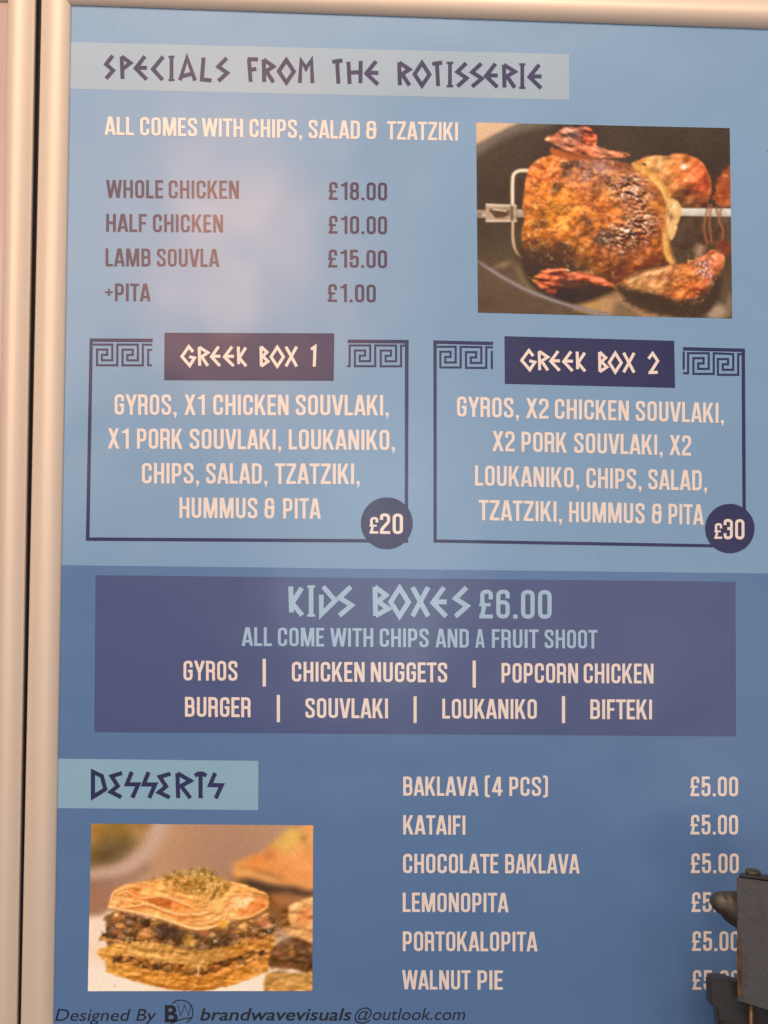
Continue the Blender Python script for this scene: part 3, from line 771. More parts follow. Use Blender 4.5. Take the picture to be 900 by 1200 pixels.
    p.relief(inside, dome + p.noise(80, oct=2) * 15 + p.noise(30, oct=2) * 5 + p.noise(13, oct=2) * 1.3 + p.noise(7, oct=2) * .4, .5, 120, 30, tint=(255, 196, 120))
    p.put(inside * .22, (196, 96, 40))
    edge = np.clip(1 + dB / 42, 0, 1) * inside
    p.put(edge * .32 * np.clip((p.x - 330) / 200, .25, 1), (120, 56, 32))
    st = np.clip((p.noise(34, 15, 3, .6) - .05) * 2.2, 0, 1) * inside
    p.put(st * np.clip((p.x - 330) / 170, .08, .48), (112, 54, 36)); p.put(np.clip((p.noise(20, 12, 3, .3) - .25) * 3, 0, 1) * inside * .45, (92, 48, 30))
    p.put(np.clip((p.noise(26, 16, 3) - .25) * 2.5, 0, 1) * inside * .6 * (p.y < 430), (232, 138, 54))
    p.put(np.clip((p.y - 395 + p.noise(50) * 22) / 90, 0, .85) * np.clip((420 - p.x) / 120, 0, 1) * inside, (74, 50, 36))
    # glistening crust on the right flank
    def region(x, y, rx, ry, soft=.8, wob=22): 
        r = np.hypot((p.x + p.noise(40) * wob - x) / rx, (p.y + p.noise(40) * wob - y) / ry); return np.clip((1 - r) / soft, 0, 1)
    reg = np.maximum(region(530, 250, 100, 74), np.maximum(region(560, 350, 84, 84), region(500, 395, 80, 60)))
    g = p.noise(11, 6, 3, .5); g2 = p.noise(9, 5, 3, .3)
    p.put(np.clip((g - .12) * 3, 0, 1) * reg * inside * .85, (226, 184, 150))
    p.put(np.clip((g2 - .18) * 3.2, 0, 1) * reg * inside * .8, (70, 44, 44))
    p.relief(reg * inside, p.noise(15, 9, 2, .45) * 4.2, .8, 170, 16)
    # blue grey sheen and char
    reg = region(400, 180, 92, 46)
    p.put(np.clip((p.noise(20) + .15) * 1.6, 0, 1) * reg * inside * .7, (112, 98, 116)); p.put(np.clip((p.noise(9) - .1) * 3, 0, 1) * reg * inside * .55, (196, 150, 136))
    for x, y, rx, ry, a, o in ((335, 168, 30, 15, -.3, .9), (318, 192, 9, 20, .1, .9), (292, 238, 12, 22, .1, .9), (404, 196, 22, 10, .4, .7), (448, 390, 34, 20, -.3, .95), (432, 404, 16, 16, 0, .9), (388, 345, 9, 28, -.6, .8), (314, 425, 28, 22, .2, .75), (250, 318, 16, 4, .2, .7),
                              (256, 345, 7, 10, 0, .6), (355, 405, 20, 6, .2, .6), (420, 305, 22, 5, .4, .6), (372, 240, 18, 6, .2, .6), (500, 330, 22, 6, 0, .5), (545, 165, 10, 6, 0, .8), (530, 420, 36, 5, .3, .6), (470, 240, 24, 7, .5, .6), (520, 215, 20, 6, .5, .6), (460, 205, 18, 6, .3, .6)):
        p.spot(x, y, rx * 1.3, ry * 1.3, (66, 48, 42), o, .8, 11, 9, a)
    p.blob([(180, 425), (240, 425), (300, 440), (350, 460), (420, 500), (480, 560), (380, 540), (280, 500), (190, 470)], (66, 48, 36), 22, 8, 20, op=.8)
    p.put(np.clip((p.noise(9) - .15) * 4, 0, 1) * np.clip(1 - np.hypot((p.x - 445) / 34, (p.y - 388) / 26), 0, 1) * .9, (186, 160, 140))
    p.put(np.clip((p.noise(13, 5, 3, .1) - .3) * 3, 0, 1) * region(310, 300, 105, 24) * inside, (246, 190, 96))
    p.put(np.clip((p.noise(10) - .4) * 4, 0, 1) * inside * .35 * (p.x < 480), (250, 204, 130))
    p.tube([(250, 286), (300, 296), (370, 290), (430, 300), (500, 296)], 5, (120, 66, 38), 4, .6)
    p.tube([(440, 440), (500, 452), (560, 430), (610, 430)], 6, (196, 104, 66), 4, .6)
    p.tube([(225, 205), (260, 215), (285, 206), (310, 215)], 4, (150, 72, 40), 3, .6)
    p.tube([(640, 300), (610, 330), (625, 380), (618, 420)], 8, (190, 112, 62), 4, .6)
    # golden rim of fat and the tail
    p.tube([(540, 172), (575, 192), (610, 222), (636, 262), (646, 300), (640, 350), (634, 400), (640, 440), (652, 470)], 21, np.array((212, 150, 76)) + (p.noise(12) * 24)[..., None], 7, .92)
    p.tube([(585, 205), (618, 240), (634, 275)], 5, (236, 190, 116), 3, .8); p.tube([(628, 380), (630, 430), (642, 462)], 6, (228, 178, 100), 3, .7)
    p.blob([(640, 278), (660, 274), (678, 292), (680, 325), (668, 352), (664, 378), (650, 400), (640, 380), (636, 330)], (214, 164, 104), 2.5, 2, var=24, vsz=18)
    p.spot(660, 295, 12, 16, (240, 206, 154), .8, .8); p.spot(650, 330, 8, 16, (126, 78, 44), .8, .7, 3); p.spot(664, 362, 8, 10, (240, 200, 140), .8, .8); p.spot(640, 312, 5, 20, (120, 74, 44), .6, .8)
    # upper wing
    p.blob([(283, 112), (300, 120), (420, 146), (360, 152), (280, 136)], (166, 84, 48), 4, 3)
    f = p.mixfield((178, 96, 66), [(340, 75, 34, (130, 92, 80)), (398, 84, 24, (204, 84, 48)), (300, 85, 22, (196, 112, 78)), (350, 115, 26, (190, 100, 66)), (330, 58, 20, (206, 130, 100)), (450, 128, 40, (204, 122, 82))]) + (p.noise(12) * 24)[..., None] * np.array([1, .8, .7]) + (p.noise(5) * 10)[..., None]
    p.blob([(258, 92), (266, 80), (280, 76), (300, 64), (322, 50), (360, 50), (384, 47), (406, 60), (420, 82), (418, 108), (440, 118), (480, 126), (519, 133), (516, 141), (470, 146), (420, 144), (370, 134), (330, 124), (300, 112), (284, 100)], f, 2, 2, 10)
    m = p.cov(p.sd(p.smooth([(258, 92), (280, 76), (322, 50), (384, 47), (406, 60), (420, 82), (418, 108), (480, 126), (519, 133), (516, 141), (420, 144), (330, 124), (284, 100)])), 3)
    p.relief(m, p.noise(34, 15, 2, .5) * 6 + p.noise(9) * .9, .55, 70, 18, tint=(255, 200, 160))
    p.spot(268, 88, 12, 7, (246, 206, 156), .9, .7); p.spot(345, 76, 24, 13, (72, 56, 56), .8, .7, 9, 9); p.spot(318, 78, 10, 8, (64, 50, 48), .7, .7, 5); p.spot(372, 82, 10, 12, (66, 50, 50), .7, .7, 5)
    p.tube([(290, 102), (335, 118), (390, 112), (430, 126), (500, 135)], 4, (236, 160, 116), 3, .7); p.tube([(300, 118), (350, 138), (410, 148), (470, 147)], 4, (80, 46, 34), 3, .7)
    # lower wing
    f = p.mixfield((168, 74, 44), [(220, 515, 14, (228, 150, 60)), (290, 500, 40, (196, 92, 54)), (400, 510, 40, (206, 98, 60)), (300, 540, 40, (120, 58, 40))]) + (p.noise(14) * 26)[..., None] * np.array([1, .7, .5])
    p.blob([(207, 508), (216, 520), (232, 512), (250, 494), (290, 488), (330, 490), (322, 500), (360, 498), (410, 506), (474, 541), (440, 542), (390, 528), (340, 530), (300, 548), (290, 566), (262, 560), (234, 540)], f, 2.5, 3, 10)
    m = p.cov(p.sd(p.smooth([(207, 508), (216, 520), (250, 494), (330, 490), (360, 498), (410, 506), (474, 541), (440, 542), (390, 528), (300, 548), (262, 560), (234, 540)])), 3)
    p.relief(m, p.noise(40, 14, 2, .15) * 6 + p.noise(9) * .8, .55, 60, 18, tint=(255, 190, 150))
    p.tube([(255, 500), (290, 494), (330, 492)], 4, (236, 158, 112), 2, .9); p.tube([(330, 508), (390, 510), (440, 528), (472, 541)], 5, (226, 132, 92), 2.5, .9); p.spot(330, 494, 5, 5, (250, 210, 180), .9, .8)
    p.blob([(300, 520), (340, 522), (400, 530), (380, 545), (320, 548)], (84, 52, 40), 6, 4)
    # the leg at the lower right
    f = p.mixfield((196, 104, 54), [(580, 530, 50, (212, 162, 106)), (640, 490, 34, (196, 136, 88)), (530, 540, 24, (196, 146, 84)), (700, 510, 40, (220, 136, 72)), (760, 480, 34, (196, 104, 76)), (740, 560, 40, (198, 92, 50)), (680, 570, 34, (202, 104, 52)), (650, 610, 34, (70, 50, 40)), (570, 590, 34, (66, 50, 40)), (735, 605, 24, (90, 54, 40)), (500, 555, 20, (80, 58, 42)), (800, 460, 24, (196, 110, 74))]) \
        + (p.noise(26) * 18)[..., None] * np.array([1, .8, .5]) + (p.noise(8) * 14)[..., None] * np.array([1, .8, .6])
    p.blob([(470, 545), (500, 524), (545, 500), (600, 484), (655, 478), (700, 468), (745, 450), (780, 430), (800, 440), (816, 452), (812, 480), (795, 520), (772, 556), (745, 592), (705, 615), (660, 622), (610, 612), (555, 590), (505, 565)], f, 2.2, 2, 12)
    m = p.cov(p.sd(p.smooth([(470, 545), (500, 524), (545, 500), (600, 484), (655, 478), (700, 468), (745, 450), (780, 430), (800, 440), (816, 452), (812, 480), (795, 520), (772, 556), (745, 592), (705, 615), (660, 622), (610, 612), (555, 590), (505, 565)])), 3)
    p.relief(m, p.noise(44, oct=2) * 10 + p.noise(17, oct=2) * 2.4 + p.noise(8) * .6, .5, 80, 22, tint=(255, 200, 140)); p.put(m * .15, (206, 100, 44))
    p.blob([(480, 536), (515, 550), (560, 558), (610, 566), (650, 580), (700, 584), (750, 560), (800, 505), (800, 580), (740, 640), (640, 640), (520, 600)], (66, 50, 40), 9, 5, 14, op=.95)
    leg = p.cov(p.sd(p.smooth([(640, 480), (780, 432), (812, 455), (770, 556), (740, 590), (660, 590), (640, 540)])), 10)
    p.put(np.clip((p.noise(11, 8, 3) - .35) * 3, 0, 1) * leg * .6, (240, 180, 120)); p.put(np.clip((p.noise(10) - .3) * 3, 0, 1) * leg * .6, (130, 62, 40))
    p.put(np.clip((p.noise(14, 6, 3, -.9) - .05) * 2.5, 0, 1) * region(755, 490, 40, 50, .7, 8), (116, 78, 84)); p.put(np.clip((p.noise(10, 5, 3, -.9) - .25) * 3.5, 0, 1) * region(755, 490, 42, 52, .7, 8), (236, 206, 184))
    p.tube([(655, 480), (657, 505), (640, 525)], 5, (150, 92, 56), 3, .8); p.tube([(520, 530), (570, 508), (640, 490)], 5, (236, 196, 140), 4, .8); p.tube([(512, 520), (570, 494), (640, 474)], 7, (76, 54, 40), 5, .8)
    p.tube([(625, 545), (612, 560), (640, 575)], 5, (160, 84, 44), 4, .6)
    # rim of the grill in front
    p.tube([(40, 462), (90, 492), (150, 528), (220, 562), (300, 592), (380, 615), (480, 640)], 13, (128, 110, 104), 5, 1, lit=16)
    p.blob([(40, 476), (90, 502), (150, 540), (220, 574), (300, 603), (380, 626), (430, 642), (430, 670), (30, 670)], np.array((88, 68, 51)) + (p.noise(60) * 7)[..., None], 4, k=3)
    p.blur(.75); p.img += (p.noise(4, oct=2) * 5)[..., None]
    return p

def baklava_picture():
    p = Painter([(50, 47), (857, 52), (855, 655), (40, 655)], 300, 226, 11)
    p.img[:] = p.mixfield((176, 132, 98), [(360, 90, 150, (184, 134, 98)), (540, 180, 120, (164, 122, 96)), (480, 120, 100, (170, 126, 98)), (60, 330, 80, (152, 104, 80)), (300, 70, 50, (190, 150, 118)), (240, 200, 80, (186, 142, 108)), (760, 100, 100, (178, 132, 100))])
    # bowl out of focus
    p.tube([(30, 232), (110, 226), (190, 200), (250, 150), (285, 90), (300, 40)], 44, (194, 158, 134), 22, .9)
    p.tube([(40, 262), (120, 262), (200, 240), (250, 205)], 22, (134, 100, 78), 16, .7)
    p.blob([(20, 30), (250, 30), (245, 80), (215, 130), (165, 175), (100, 198), (20, 196)], p.mixfield((128, 100, 60), [(60, 90, 40, (176, 124, 62)), (140, 70, 40, (150, 112, 58)), (215, 70, 34, (176, 126, 72)), (110, 150, 45, (98, 78, 54)), (180, 110, 30, (112, 90, 58)), (90, 120, 25, (110, 88, 52)), (130, 180, 40, (112, 86, 62))]) + (p.noise(40) * 10)[..., None], 14)
    # plate
    p.blob([(20, 420), (90, 380), (160, 358), (400, 400), (700, 470), (900, 480), (900, 700), (20, 700)], p.mixfield((240, 205, 172), [(60, 440, 60, (238, 200, 170)), (60, 600, 60, (246, 214, 186)), (180, 640, 60, (250, 220, 188)), (600, 640, 80, (250, 222, 186)), (80, 520, 40, (232, 192, 160))]), 6)
    # pastry behind
    p.blob([(560, 240), (640, 250), (760, 280), (870, 280), (870, 420), (770, 430), (700, 400), (620, 320)], np.array((128, 82, 46)) + (p.noise(40) * 16)[..., None], 10)
    p.blob([(700, 300), (760, 290), (870, 300), (870, 345), (740, 345)], (170, 108, 66), 12)
    p.blob([(590, 238), (650, 252), (740, 272), (870, 270), (870, 310), (720, 300), (640, 285)], (76, 58, 48), 9)
    f = p.mixfield((224, 150, 84), [(590, 190, 30, (232, 158, 86)), (640, 190, 36, (226, 132, 66)), (740, 200, 40, (226, 140, 78)), (830, 220, 40, (228, 142, 84)), (760, 110, 36, (218, 166, 84)), (740, 95, 30, (208, 160, 80)), (800, 90, 20, (222, 170, 80)), (700, 160, 20, (200, 120, 72)), (810, 170, 30, (230, 150, 84))]) + (p.noise(26) * 9)[..., None]
    p.blob([(566, 210), (572, 190), (610, 172), (670, 150), (705, 118), (740, 90), (770, 62), (800, 66), (870, 50), (870, 275), (780, 272), (700, 262), (640, 246), (600, 244), (570, 246)], f, 7)
    for x, y, rx, ry, c in ((690, 165, 20, 14, (184, 108, 60)), (784, 162, 14, 12, (250, 190, 120)), (822, 100, 16, 18, (108, 82, 54)), (740, 150, 16, 18, (220, 160, 84)), (780, 75, 26, 14, (216, 172, 84)), (842, 205, 14, 12, (248, 186, 110)), (660, 195, 16, 9, (246, 168, 110)), (760, 120, 30, 16, (226, 172, 92)), (840, 140, 18, 26, (196, 142, 76))):
        p.spot(x, y, rx, ry, c, .85, .9)
    p.tube([(590, 205), (640, 212), (700, 232), (740, 240)], 9, (168, 100, 50), 6, .8); p.tube([(600, 222), (650, 228), (700, 248)], 9, (240, 186, 108), 5, .8); p.tube([(650, 222), (710, 236), (745, 246)], 8, (110, 80, 50), 5, .7)
    p.spot(760, 300, 40, 12, (174, 112, 72), .7, .9)
    for k in range(3): p.blur(2.0)
    # piece at the right
    p.blob([(770, 350), (800, 330), (870, 322), (870, 440), (800, 432), (772, 410)], p.mixfield((232, 164, 96), [(830, 385, 26, (206, 116, 64)), (790, 345, 20, (240, 180, 114)), (850, 420, 20, (240, 168, 100))]), 4)
    p.blob([(700, 520), (715, 490), (760, 470), (870, 450), (870, 590), (800, 580), (720, 575), (690, 565)], np.array((112, 74, 48)) + (p.noise(26) * 26)[..., None] * np.array([1, .8, .6]), 5, 3)
    for x, y, rx, ry, c in ((735, 520, 26, 26, (142, 88, 56)), (780, 510, 14, 26, (196, 130, 72)), (825, 495, 20, 16, (80, 58, 48)), (845, 535, 20, 22, (66, 50, 44)), (800, 545, 34, 12, (84, 56, 44)), (850, 510, 8, 12, (224, 150, 90)), (760, 560, 26, 10, (140, 84, 52))):
        p.spot(x, y, rx, ry, c, .9, .7, 4)
    p.blob([(752, 428), (790, 424), (870, 446), (870, 480), (820, 468), (760, 442)], (228, 158, 92), 3, 1); p.tube([(760, 424), (810, 428), (865, 440)], 5, (120, 76, 46), 3, .8)
    p.blob([(686, 596), (720, 584), (800, 590), (870, 590), (870, 670), (692, 670)], np.array((198, 138, 72)) + (p.noise(30, 12) * 16)[..., None] * np.array([1, .8, .5]), 3, 2)
    p.tube([(688, 600), (690, 660)], 5, (120, 80, 48), 3, .7)
    rp = p.cov(p.sd(p.smooth([(700, 520), (760, 345), (870, 320), (870, 660), (690, 660)])), 6)
    p.relief(rp, p.noise(26, 14, 3, .1) * 3.6, .5, 60, 16, tint=(255, 205, 150)); p.blur(1.3)
    # main piece, lowest pastry
    p.blob([(130, 370), (430, 420), (715, 380), (712, 450), (680, 540), (430, 590), (140, 540), (110, 440)], (132, 90, 54), 4, 6)
    lay = p.noise(120, 9, 4, .12)
    f = p.mixfield((198, 138, 66), [(200, 590, 70, (206, 146, 72)), (420, 630, 80, (196, 130, 60)), (600, 570, 70, (204, 134, 62)), (130, 550, 30, (200, 146, 80)), (420, 600, 60, (176, 112, 52)), (640, 540, 30, (222, 160, 90))]) + (lay * 17)[..., None] * np.array([1, .85, .5]) + (p.noise(10) * 9)[..., None]
    p.blob([(104, 528), (150, 530), (300, 560), (430, 580), (560, 556), (688, 516), (694, 552), (694, 578), (688, 584), (620, 614), (540, 640), (450, 656), (420, 656), (320, 646), (220, 624), (140, 598), (112, 586), (107, 578)], f, 2.5, 3, 9)
    p.tube([(150, 590), (230, 615), (330, 638), (430, 648), (540, 630)], 8, (150, 92, 44), 5, .6)
    # middle pastry
    f = p.mixfield((202, 150, 82), [(260, 505, 70, (206, 158, 92)), (400, 540, 60, (190, 142, 80)), (600, 505, 60, (186, 128, 60)), (120, 500, 40, (220, 162, 82)), (500, 530, 40, (176, 130, 70)), (660, 470, 30, (190, 120, 62))]) + (p.noise(70, 9, 4, .15) * 16)[..., None] * np.array([1, .85, .6]) + (p.noise(9) * 10)[..., None]
    p.blob([(74, 522), (84, 500), (130, 486), (180, 470), (260, 470), (350, 490), (440, 510), (560, 490), (690, 450), (720, 470), (690, 515), (600, 545), (520, 560), (430, 578), (330, 555), (220, 545), (130, 536), (100, 540)], f, 2.5, 4, 8)
    br = br0 = p.cov(p.sd(p.smooth([(74, 522), (84, 500), (130, 486), (260, 470), (440, 510), (560, 490), (690, 450), (720, 470), (694, 552), (694, 578), (620, 612), (540, 638), (430, 655), (320, 644), (140, 598), (108, 580), (104, 548)])), 4)
    p.relief(br, p.noise(60, 16, 2, .12) * 1.6 + p.noise(24, oct=2) * 2.4, .55, 60, 16)
    p.put(np.clip((p.noise(40, 16, 3, .1) - .25) * 2.4, 0, 1) * br * .55, (146, 92, 46)); p.put(np.clip((p.noise(30, 14, 3, .1) - .4) * 3, 0, 1) * br * .5, (234, 190, 118))
    # nut layers
    def nuts(pts, base, size, wob=6, bright=1.0, wsz=10):
        d1, d2, v = p.cells(size, 1.35); e = d2 - d1
        sh = np.clip(e * 2.2, 0, 1) * np.clip(1.15 - d1, 0, 1)
        pal = np.array([(98, 68, 48), (126, 84, 50), (166, 106, 58), (110, 76, 52), (190, 126, 68), (134, 94, 58)], float)
        c = pal[(v * 5.99).astype(int)] * (.84 + .34 * sh[..., None]) * bright
        c += (p.noise(9) * 11)[..., None]
        hi = np.clip((p.noise(8, oct=2) - .75) * 4, 0, 1) * .5
        c = c * (1 - hi[..., None]) + np.array((236, 196, 150)) * hi[..., None]
        a = p.cov(p.sd(p.smooth(pts), True, wob, wsz), 3); p.put(a, c)
        p.relief(a, np.clip(1.05 - d1, 0, 1) * size * .30 + p.noise(9) * 1.6, .45, 80, 20, tint=(250, 200, 140))
    nuts([(124, 528), (190, 528), (270, 545), (350, 556), (430, 572), (520, 548), (600, 528), (682, 506), (684, 532), (600, 560), (520, 580), (440, 604), (360, 588), (270, 578), (180, 556), (130, 548)], 0, 21, 7, .95)
    p.spot(150, 540, 20, 12, (84, 60, 46), .8, .6, 4); p.spot(285, 568, 26, 14, (74, 56, 46), .8, .6, 4); p.spot(650, 530, 22, 14, (226, 164, 96), .8, .7, 4); p.spot(580, 562, 14, 16, (224, 162, 92), .7, .7, 4)
    p.tube([(440, 575), (438, 600)], 5, (248, 212, 150), 3, .7); p.tube([(480, 560), (560, 540), (640, 510)], 5, (62, 44, 34), 3, .8)
    nuts([(136, 376), (165, 366), (230, 384), (300, 400), (360, 420), (430, 436), (520, 428), (600, 402), (690, 372), (722, 412), (716, 440), (680, 462), (610, 480), (540, 490), (460, 500), (400, 500), (330, 488), (250, 472), (190, 476), (140, 476), (80, 464), (118, 420)], 0, 33, 7, 1.0)
    p.blob([(300, 404), (360, 424), (400, 440), (390, 470), (340, 470), (290, 440)], (64, 50, 44), 12, 8, op=.7); p.blob([(430, 440), (520, 436), (540, 470), (470, 480)], (96, 66, 46), 12, 8, op=.5)
    for x, y, rx, ry, c in ((218, 418, 26, 22, (150, 94, 56)), (300, 400, 26, 16, (150, 108, 66)), (402, 470, 26, 32, (196, 138, 62)), (390, 462, 14, 14, (112, 78, 44)), (418, 482, 10, 16, (228, 172, 92)), (462, 442, 30, 18, (178, 106, 66)), (490, 452, 16, 12, (236, 170, 104)), (680, 405, 32, 24, (192, 112, 70)), (660, 398, 12, 10, (226, 150, 100)), (700, 418, 14, 9, (240, 170, 120)), (565, 430, 20, 12, (120, 80, 54)), (625, 425, 18, 14, (130, 86, 54)), (145, 440, 30, 14, (166, 104, 66)), (96, 462, 20, 10, (210, 142, 70)), (160, 455, 18, 12, (190, 120, 76)), (610, 470, 60, 14, (184, 122, 60)), (340, 478, 22, 8, (176, 120, 70))):
        p.spot(x, y, rx, ry, c, .85, .6, 5, 9)
    p.put(np.clip((p.noise(8, oct=2) - .85) * 5, 0, 1) * p.cov(p.sd(p.smooth([(430, 430), (700, 380), (700, 450), (480, 490)])), 10) * .8, (250, 224, 190))
    # phyllo lid
    f = p.mixfield((230, 166, 98), [(160, 300, 40, (234, 170, 104)), (300, 280, 60, (236, 172, 100)), (420, 300, 50, (224, 164, 92)), (600, 290, 50, (236, 172, 100)), (480, 370, 50, (236, 178, 110)), (400, 345, 40, (224, 148, 80)), (640, 330, 34, (228, 150, 88)), (300, 370, 50, (236, 176, 106)), (210, 310, 30, (222, 140, 74)), (600, 350, 30, (232, 160, 90))]) + (p.noise(60, 9, 4, .3) * 13)[..., None] * np.array([1, .9, .7]) + (p.noise(8) * 8)[..., None]
    p.blob([(112, 350), (116, 334), (122, 312), (134, 290), (160, 274), (220, 262), (280, 250), (340, 236), (430, 236), (520, 250), (590, 264), (650, 284), (690, 304), (694, 330), (690, 352), (650, 378), (600, 394), (556, 392), (530, 412), (480, 430), (430, 434), (380, 424), (330, 402), (260, 384), (180, 366), (120, 358)], f, 2, 2, 9)
    lid = p.cov(p.sd(p.smooth([(112, 350), (122, 312), (160, 274), (280, 250), (430, 236), (590, 264), (690, 304), (690, 352), (600, 394), (530, 412), (430, 434), (330, 402), (180, 366)])), 3)
    p.relief(lid, p.noise(90, 14, 2, .22) * 1.7 + p.noise(40, oct=2) * 3, .5, 50, 14)
    low = lid * np.clip((p.y - 300 - 26 * p.noise(120, oct=2)) / 60, 0, 1); fl = np.sin((p.y + .0016 * (p.x - 430) ** 2 - p.x * .02 + p.noise(60, oct=2) * 14) / 3.3)
    br = np.clip(.5 + p.noise(50, 20, 2) * .9, 0, 1); p.put(low * np.clip(fl, 0, 1) * .4 * br, (252, 212, 156)); p.put(low * np.clip(-fl - .35, 0, 1) * .6 * br, (186, 114, 60))
    p.blob([(255, 324), (300, 316), (350, 328), (388, 346), (360, 358), (310, 352), (262, 336)], np.array((184, 108, 60)) + (p.noise(18, 9) * 20)[..., None], 5, 6)
    p.blob([(190, 286), (240, 310), (300, 312), (250, 322), (205, 312)], (222, 128, 62), 7)
    p.blob([(340, 336), (380, 332), (410, 350), (400, 372), (350, 366)], np.array((226, 146, 82)) + (p.noise(12) * 26)[..., None], 7, 9)
    p.blob([(590, 330), (640, 318), (686, 330), (680, 356), (630, 382), (590, 374)], np.array((216, 134, 74)) + (p.noise(14) * 26)[..., None], 7, 9)
    p.blob([(560, 330), (580, 318), (640, 310), (630, 340), (600, 360), (566, 356)], np.array((240, 194, 140)) + (p.noise(12) * 26)[..., None], 8, 14)
    for q, w, c in (([(134, 350), (124, 320), (140, 292), (190, 276)], 4, (248, 202, 146)), ([(150, 340), (145, 310), (175, 292), (200, 312), (240, 336)], 4, (250, 200, 140)), ([(180, 292), (230, 316), (300, 310), (360, 326), (420, 352)], 4, (252, 208, 152)), ([(160, 350), (210, 346), (260, 340), (320, 364), (390, 378), (470, 368)], 5, (250, 206, 148)),
                    ([(116, 350), (180, 362), (260, 378), (330, 398), (390, 420), (440, 430), (500, 418), (536, 390), (545, 350)], 5, (252, 214, 158)), ([(210, 350), (280, 356), (330, 378), (400, 398)], 4, (196, 116, 60)), ([(420, 400), (480, 396), (530, 366)], 4, (206, 132, 72)), ([(430, 412), (490, 404), (535, 376)], 3, (250, 210, 154)), ([(540, 340), (552, 310), (590, 300), (640, 304), (690, 310)], 4, (240, 186, 120)), ([(640, 302), (670, 304), (688, 310)], 4, (120, 78, 44)), ([(560, 390), (610, 390), (660, 368), (692, 348)], 5, (244, 190, 128)), ([(400, 366), (440, 380), (500, 360)], 3, (246, 200, 140)), ([(160, 300), (158, 330), (180, 350)], 3, (206, 126, 66))):
        if c[0] > 235: p.tube([(x + 1, y + w + 3) for x, y in q], w + 2, (170, 98, 48), 3, .55)
        p.tube(q, w, c, 1.8, .95)
    # crumbled pistachio
    reg = p.cov(p.sd(p.smooth([(255, 252), (275, 240), (330, 232), (360, 220), (420, 212), (460, 208), (500, 228), (530, 246), (560, 262), (540, 300), (500, 322), (470, 345), (440, 336), (420, 310), (380, 290), (330, 276), (270, 262)]), True, 9, 9), 3)
    d1, d2, v = p.cells(13)
    pal = np.array([(198, 150, 82), (166, 124, 62), (210, 162, 92), (138, 104, 54), (184, 138, 74), (216, 172, 106)], float)
    c = pal[(v * 5.99).astype(int)] * (.84 + .24 * np.clip((d2 - d1) * 2, 0, 1))[..., None] + (p.noise(7) * 9)[..., None]
    thin = np.clip(.55 + (p.noise(16)) * 1.1, 0, 1); core = np.exp(-((p.x - 450) / 90) ** 2 - ((p.y - 262) / 60) ** 2)
    p.put(reg * np.clip(thin + core, 0, 1), c)
    p.put(np.clip((p.noise(9) - .2) * 3, 0, 1) * reg * core * .55, (116, 88, 46))
    p.put(np.clip((p.noise(7) - .45) * 4, 0, 1) * p.cov(p.sd(p.smooth([(200, 280), (340, 250), (600, 270), (560, 330), (420, 330)])), 12) * .6, (196, 146, 76))
    p.spot(530, 412, 26, 18, (222, 158, 66), .95, .5, 4); p.spot(545, 404, 10, 7, (246, 196, 104), .8, .7)
    p.spot(138, 636, 7, 5, (206, 150, 92), .8, .7)
    p.img = np.where((np.maximum(lid, br0) > .02)[..., None], p.img * (1 + np.maximum(lid, br0)[..., None] * np.array((.05, -.03, -.12))), p.img)
    p.relief(lid, p.noise(14, 7, 2, .2) * .8, .3, 30, 16)
    p.blur(.8); p.img += (p.noise(4, oct=2) * 4)[..., None]
    return p

LIT = np.array((0.90, 0.70, 0.55)); VEIL = np.array((0.022, 0.020, 0.020))     # how the white of the sheet and black ink read in the picture
def photo_print(name, corners, pic):
    """corners TL TR BR BL in survey units"""
    im = np.clip(pic.img, 0, 255) / 255
    lin = np.where(im <= .04045, im / 12.92, ((im + .055) / 1.055) ** 2.4)
    ink = np.clip((lin - VEIL) / LIT, .004, .92)
    nx, ny = pic.nx, pic.ny
    q = [B(*c) for c in corners]
    V = []
    for j in range(ny):
        v = j / (ny - 1)
        for i in range(nx):
            u = i / (nx - 1)
            x = (q[0][0] * (1 - u) + q[1][0] * u) * (1 - v) + (q[3][0] * (1 - u) + q[2][0] * u) * v
            y = (q[0][1] * (1 - u) + q[1][1] * u) * (1 - v) + (q[3][1] * (1 - u) + q[2][1] * u) * v
            V.append(W(x, y, Z4))
    Fc = [(j * nx + i, (j + 1) * nx + i, (j + 1) * nx + i + 1, j * nx + i + 1) for j in range(ny - 1) for i in range(nx - 1)]
    o = mesh(name, V, Fc, INK['photo'], poster)
    at = o.data.color_attributes.new('ink', 'FLOAT_COLOR', 'POINT')
    rgba = np.ones((ny * nx, 4), np.float32); rgba[:, :3] = ink.reshape(-1, 3)
    at.data.foreach_set('color', rgba.ravel())
    return o
CH = photo_print('food_photo', [(558, 143.6), (855, 150.2), (858, 373.3), (560, 366.3)], chicken_picture())
CH['label'] = 'printed photo of a browned roast chicken on a spit'
BK = photo_print('food_photo', [(107, 965), (367, 967.2), (366, 1161.2), (103, 1161.4)], baklava_picture())
BK['label'] = 'printed photo of layered baklava pieces on a white plate'


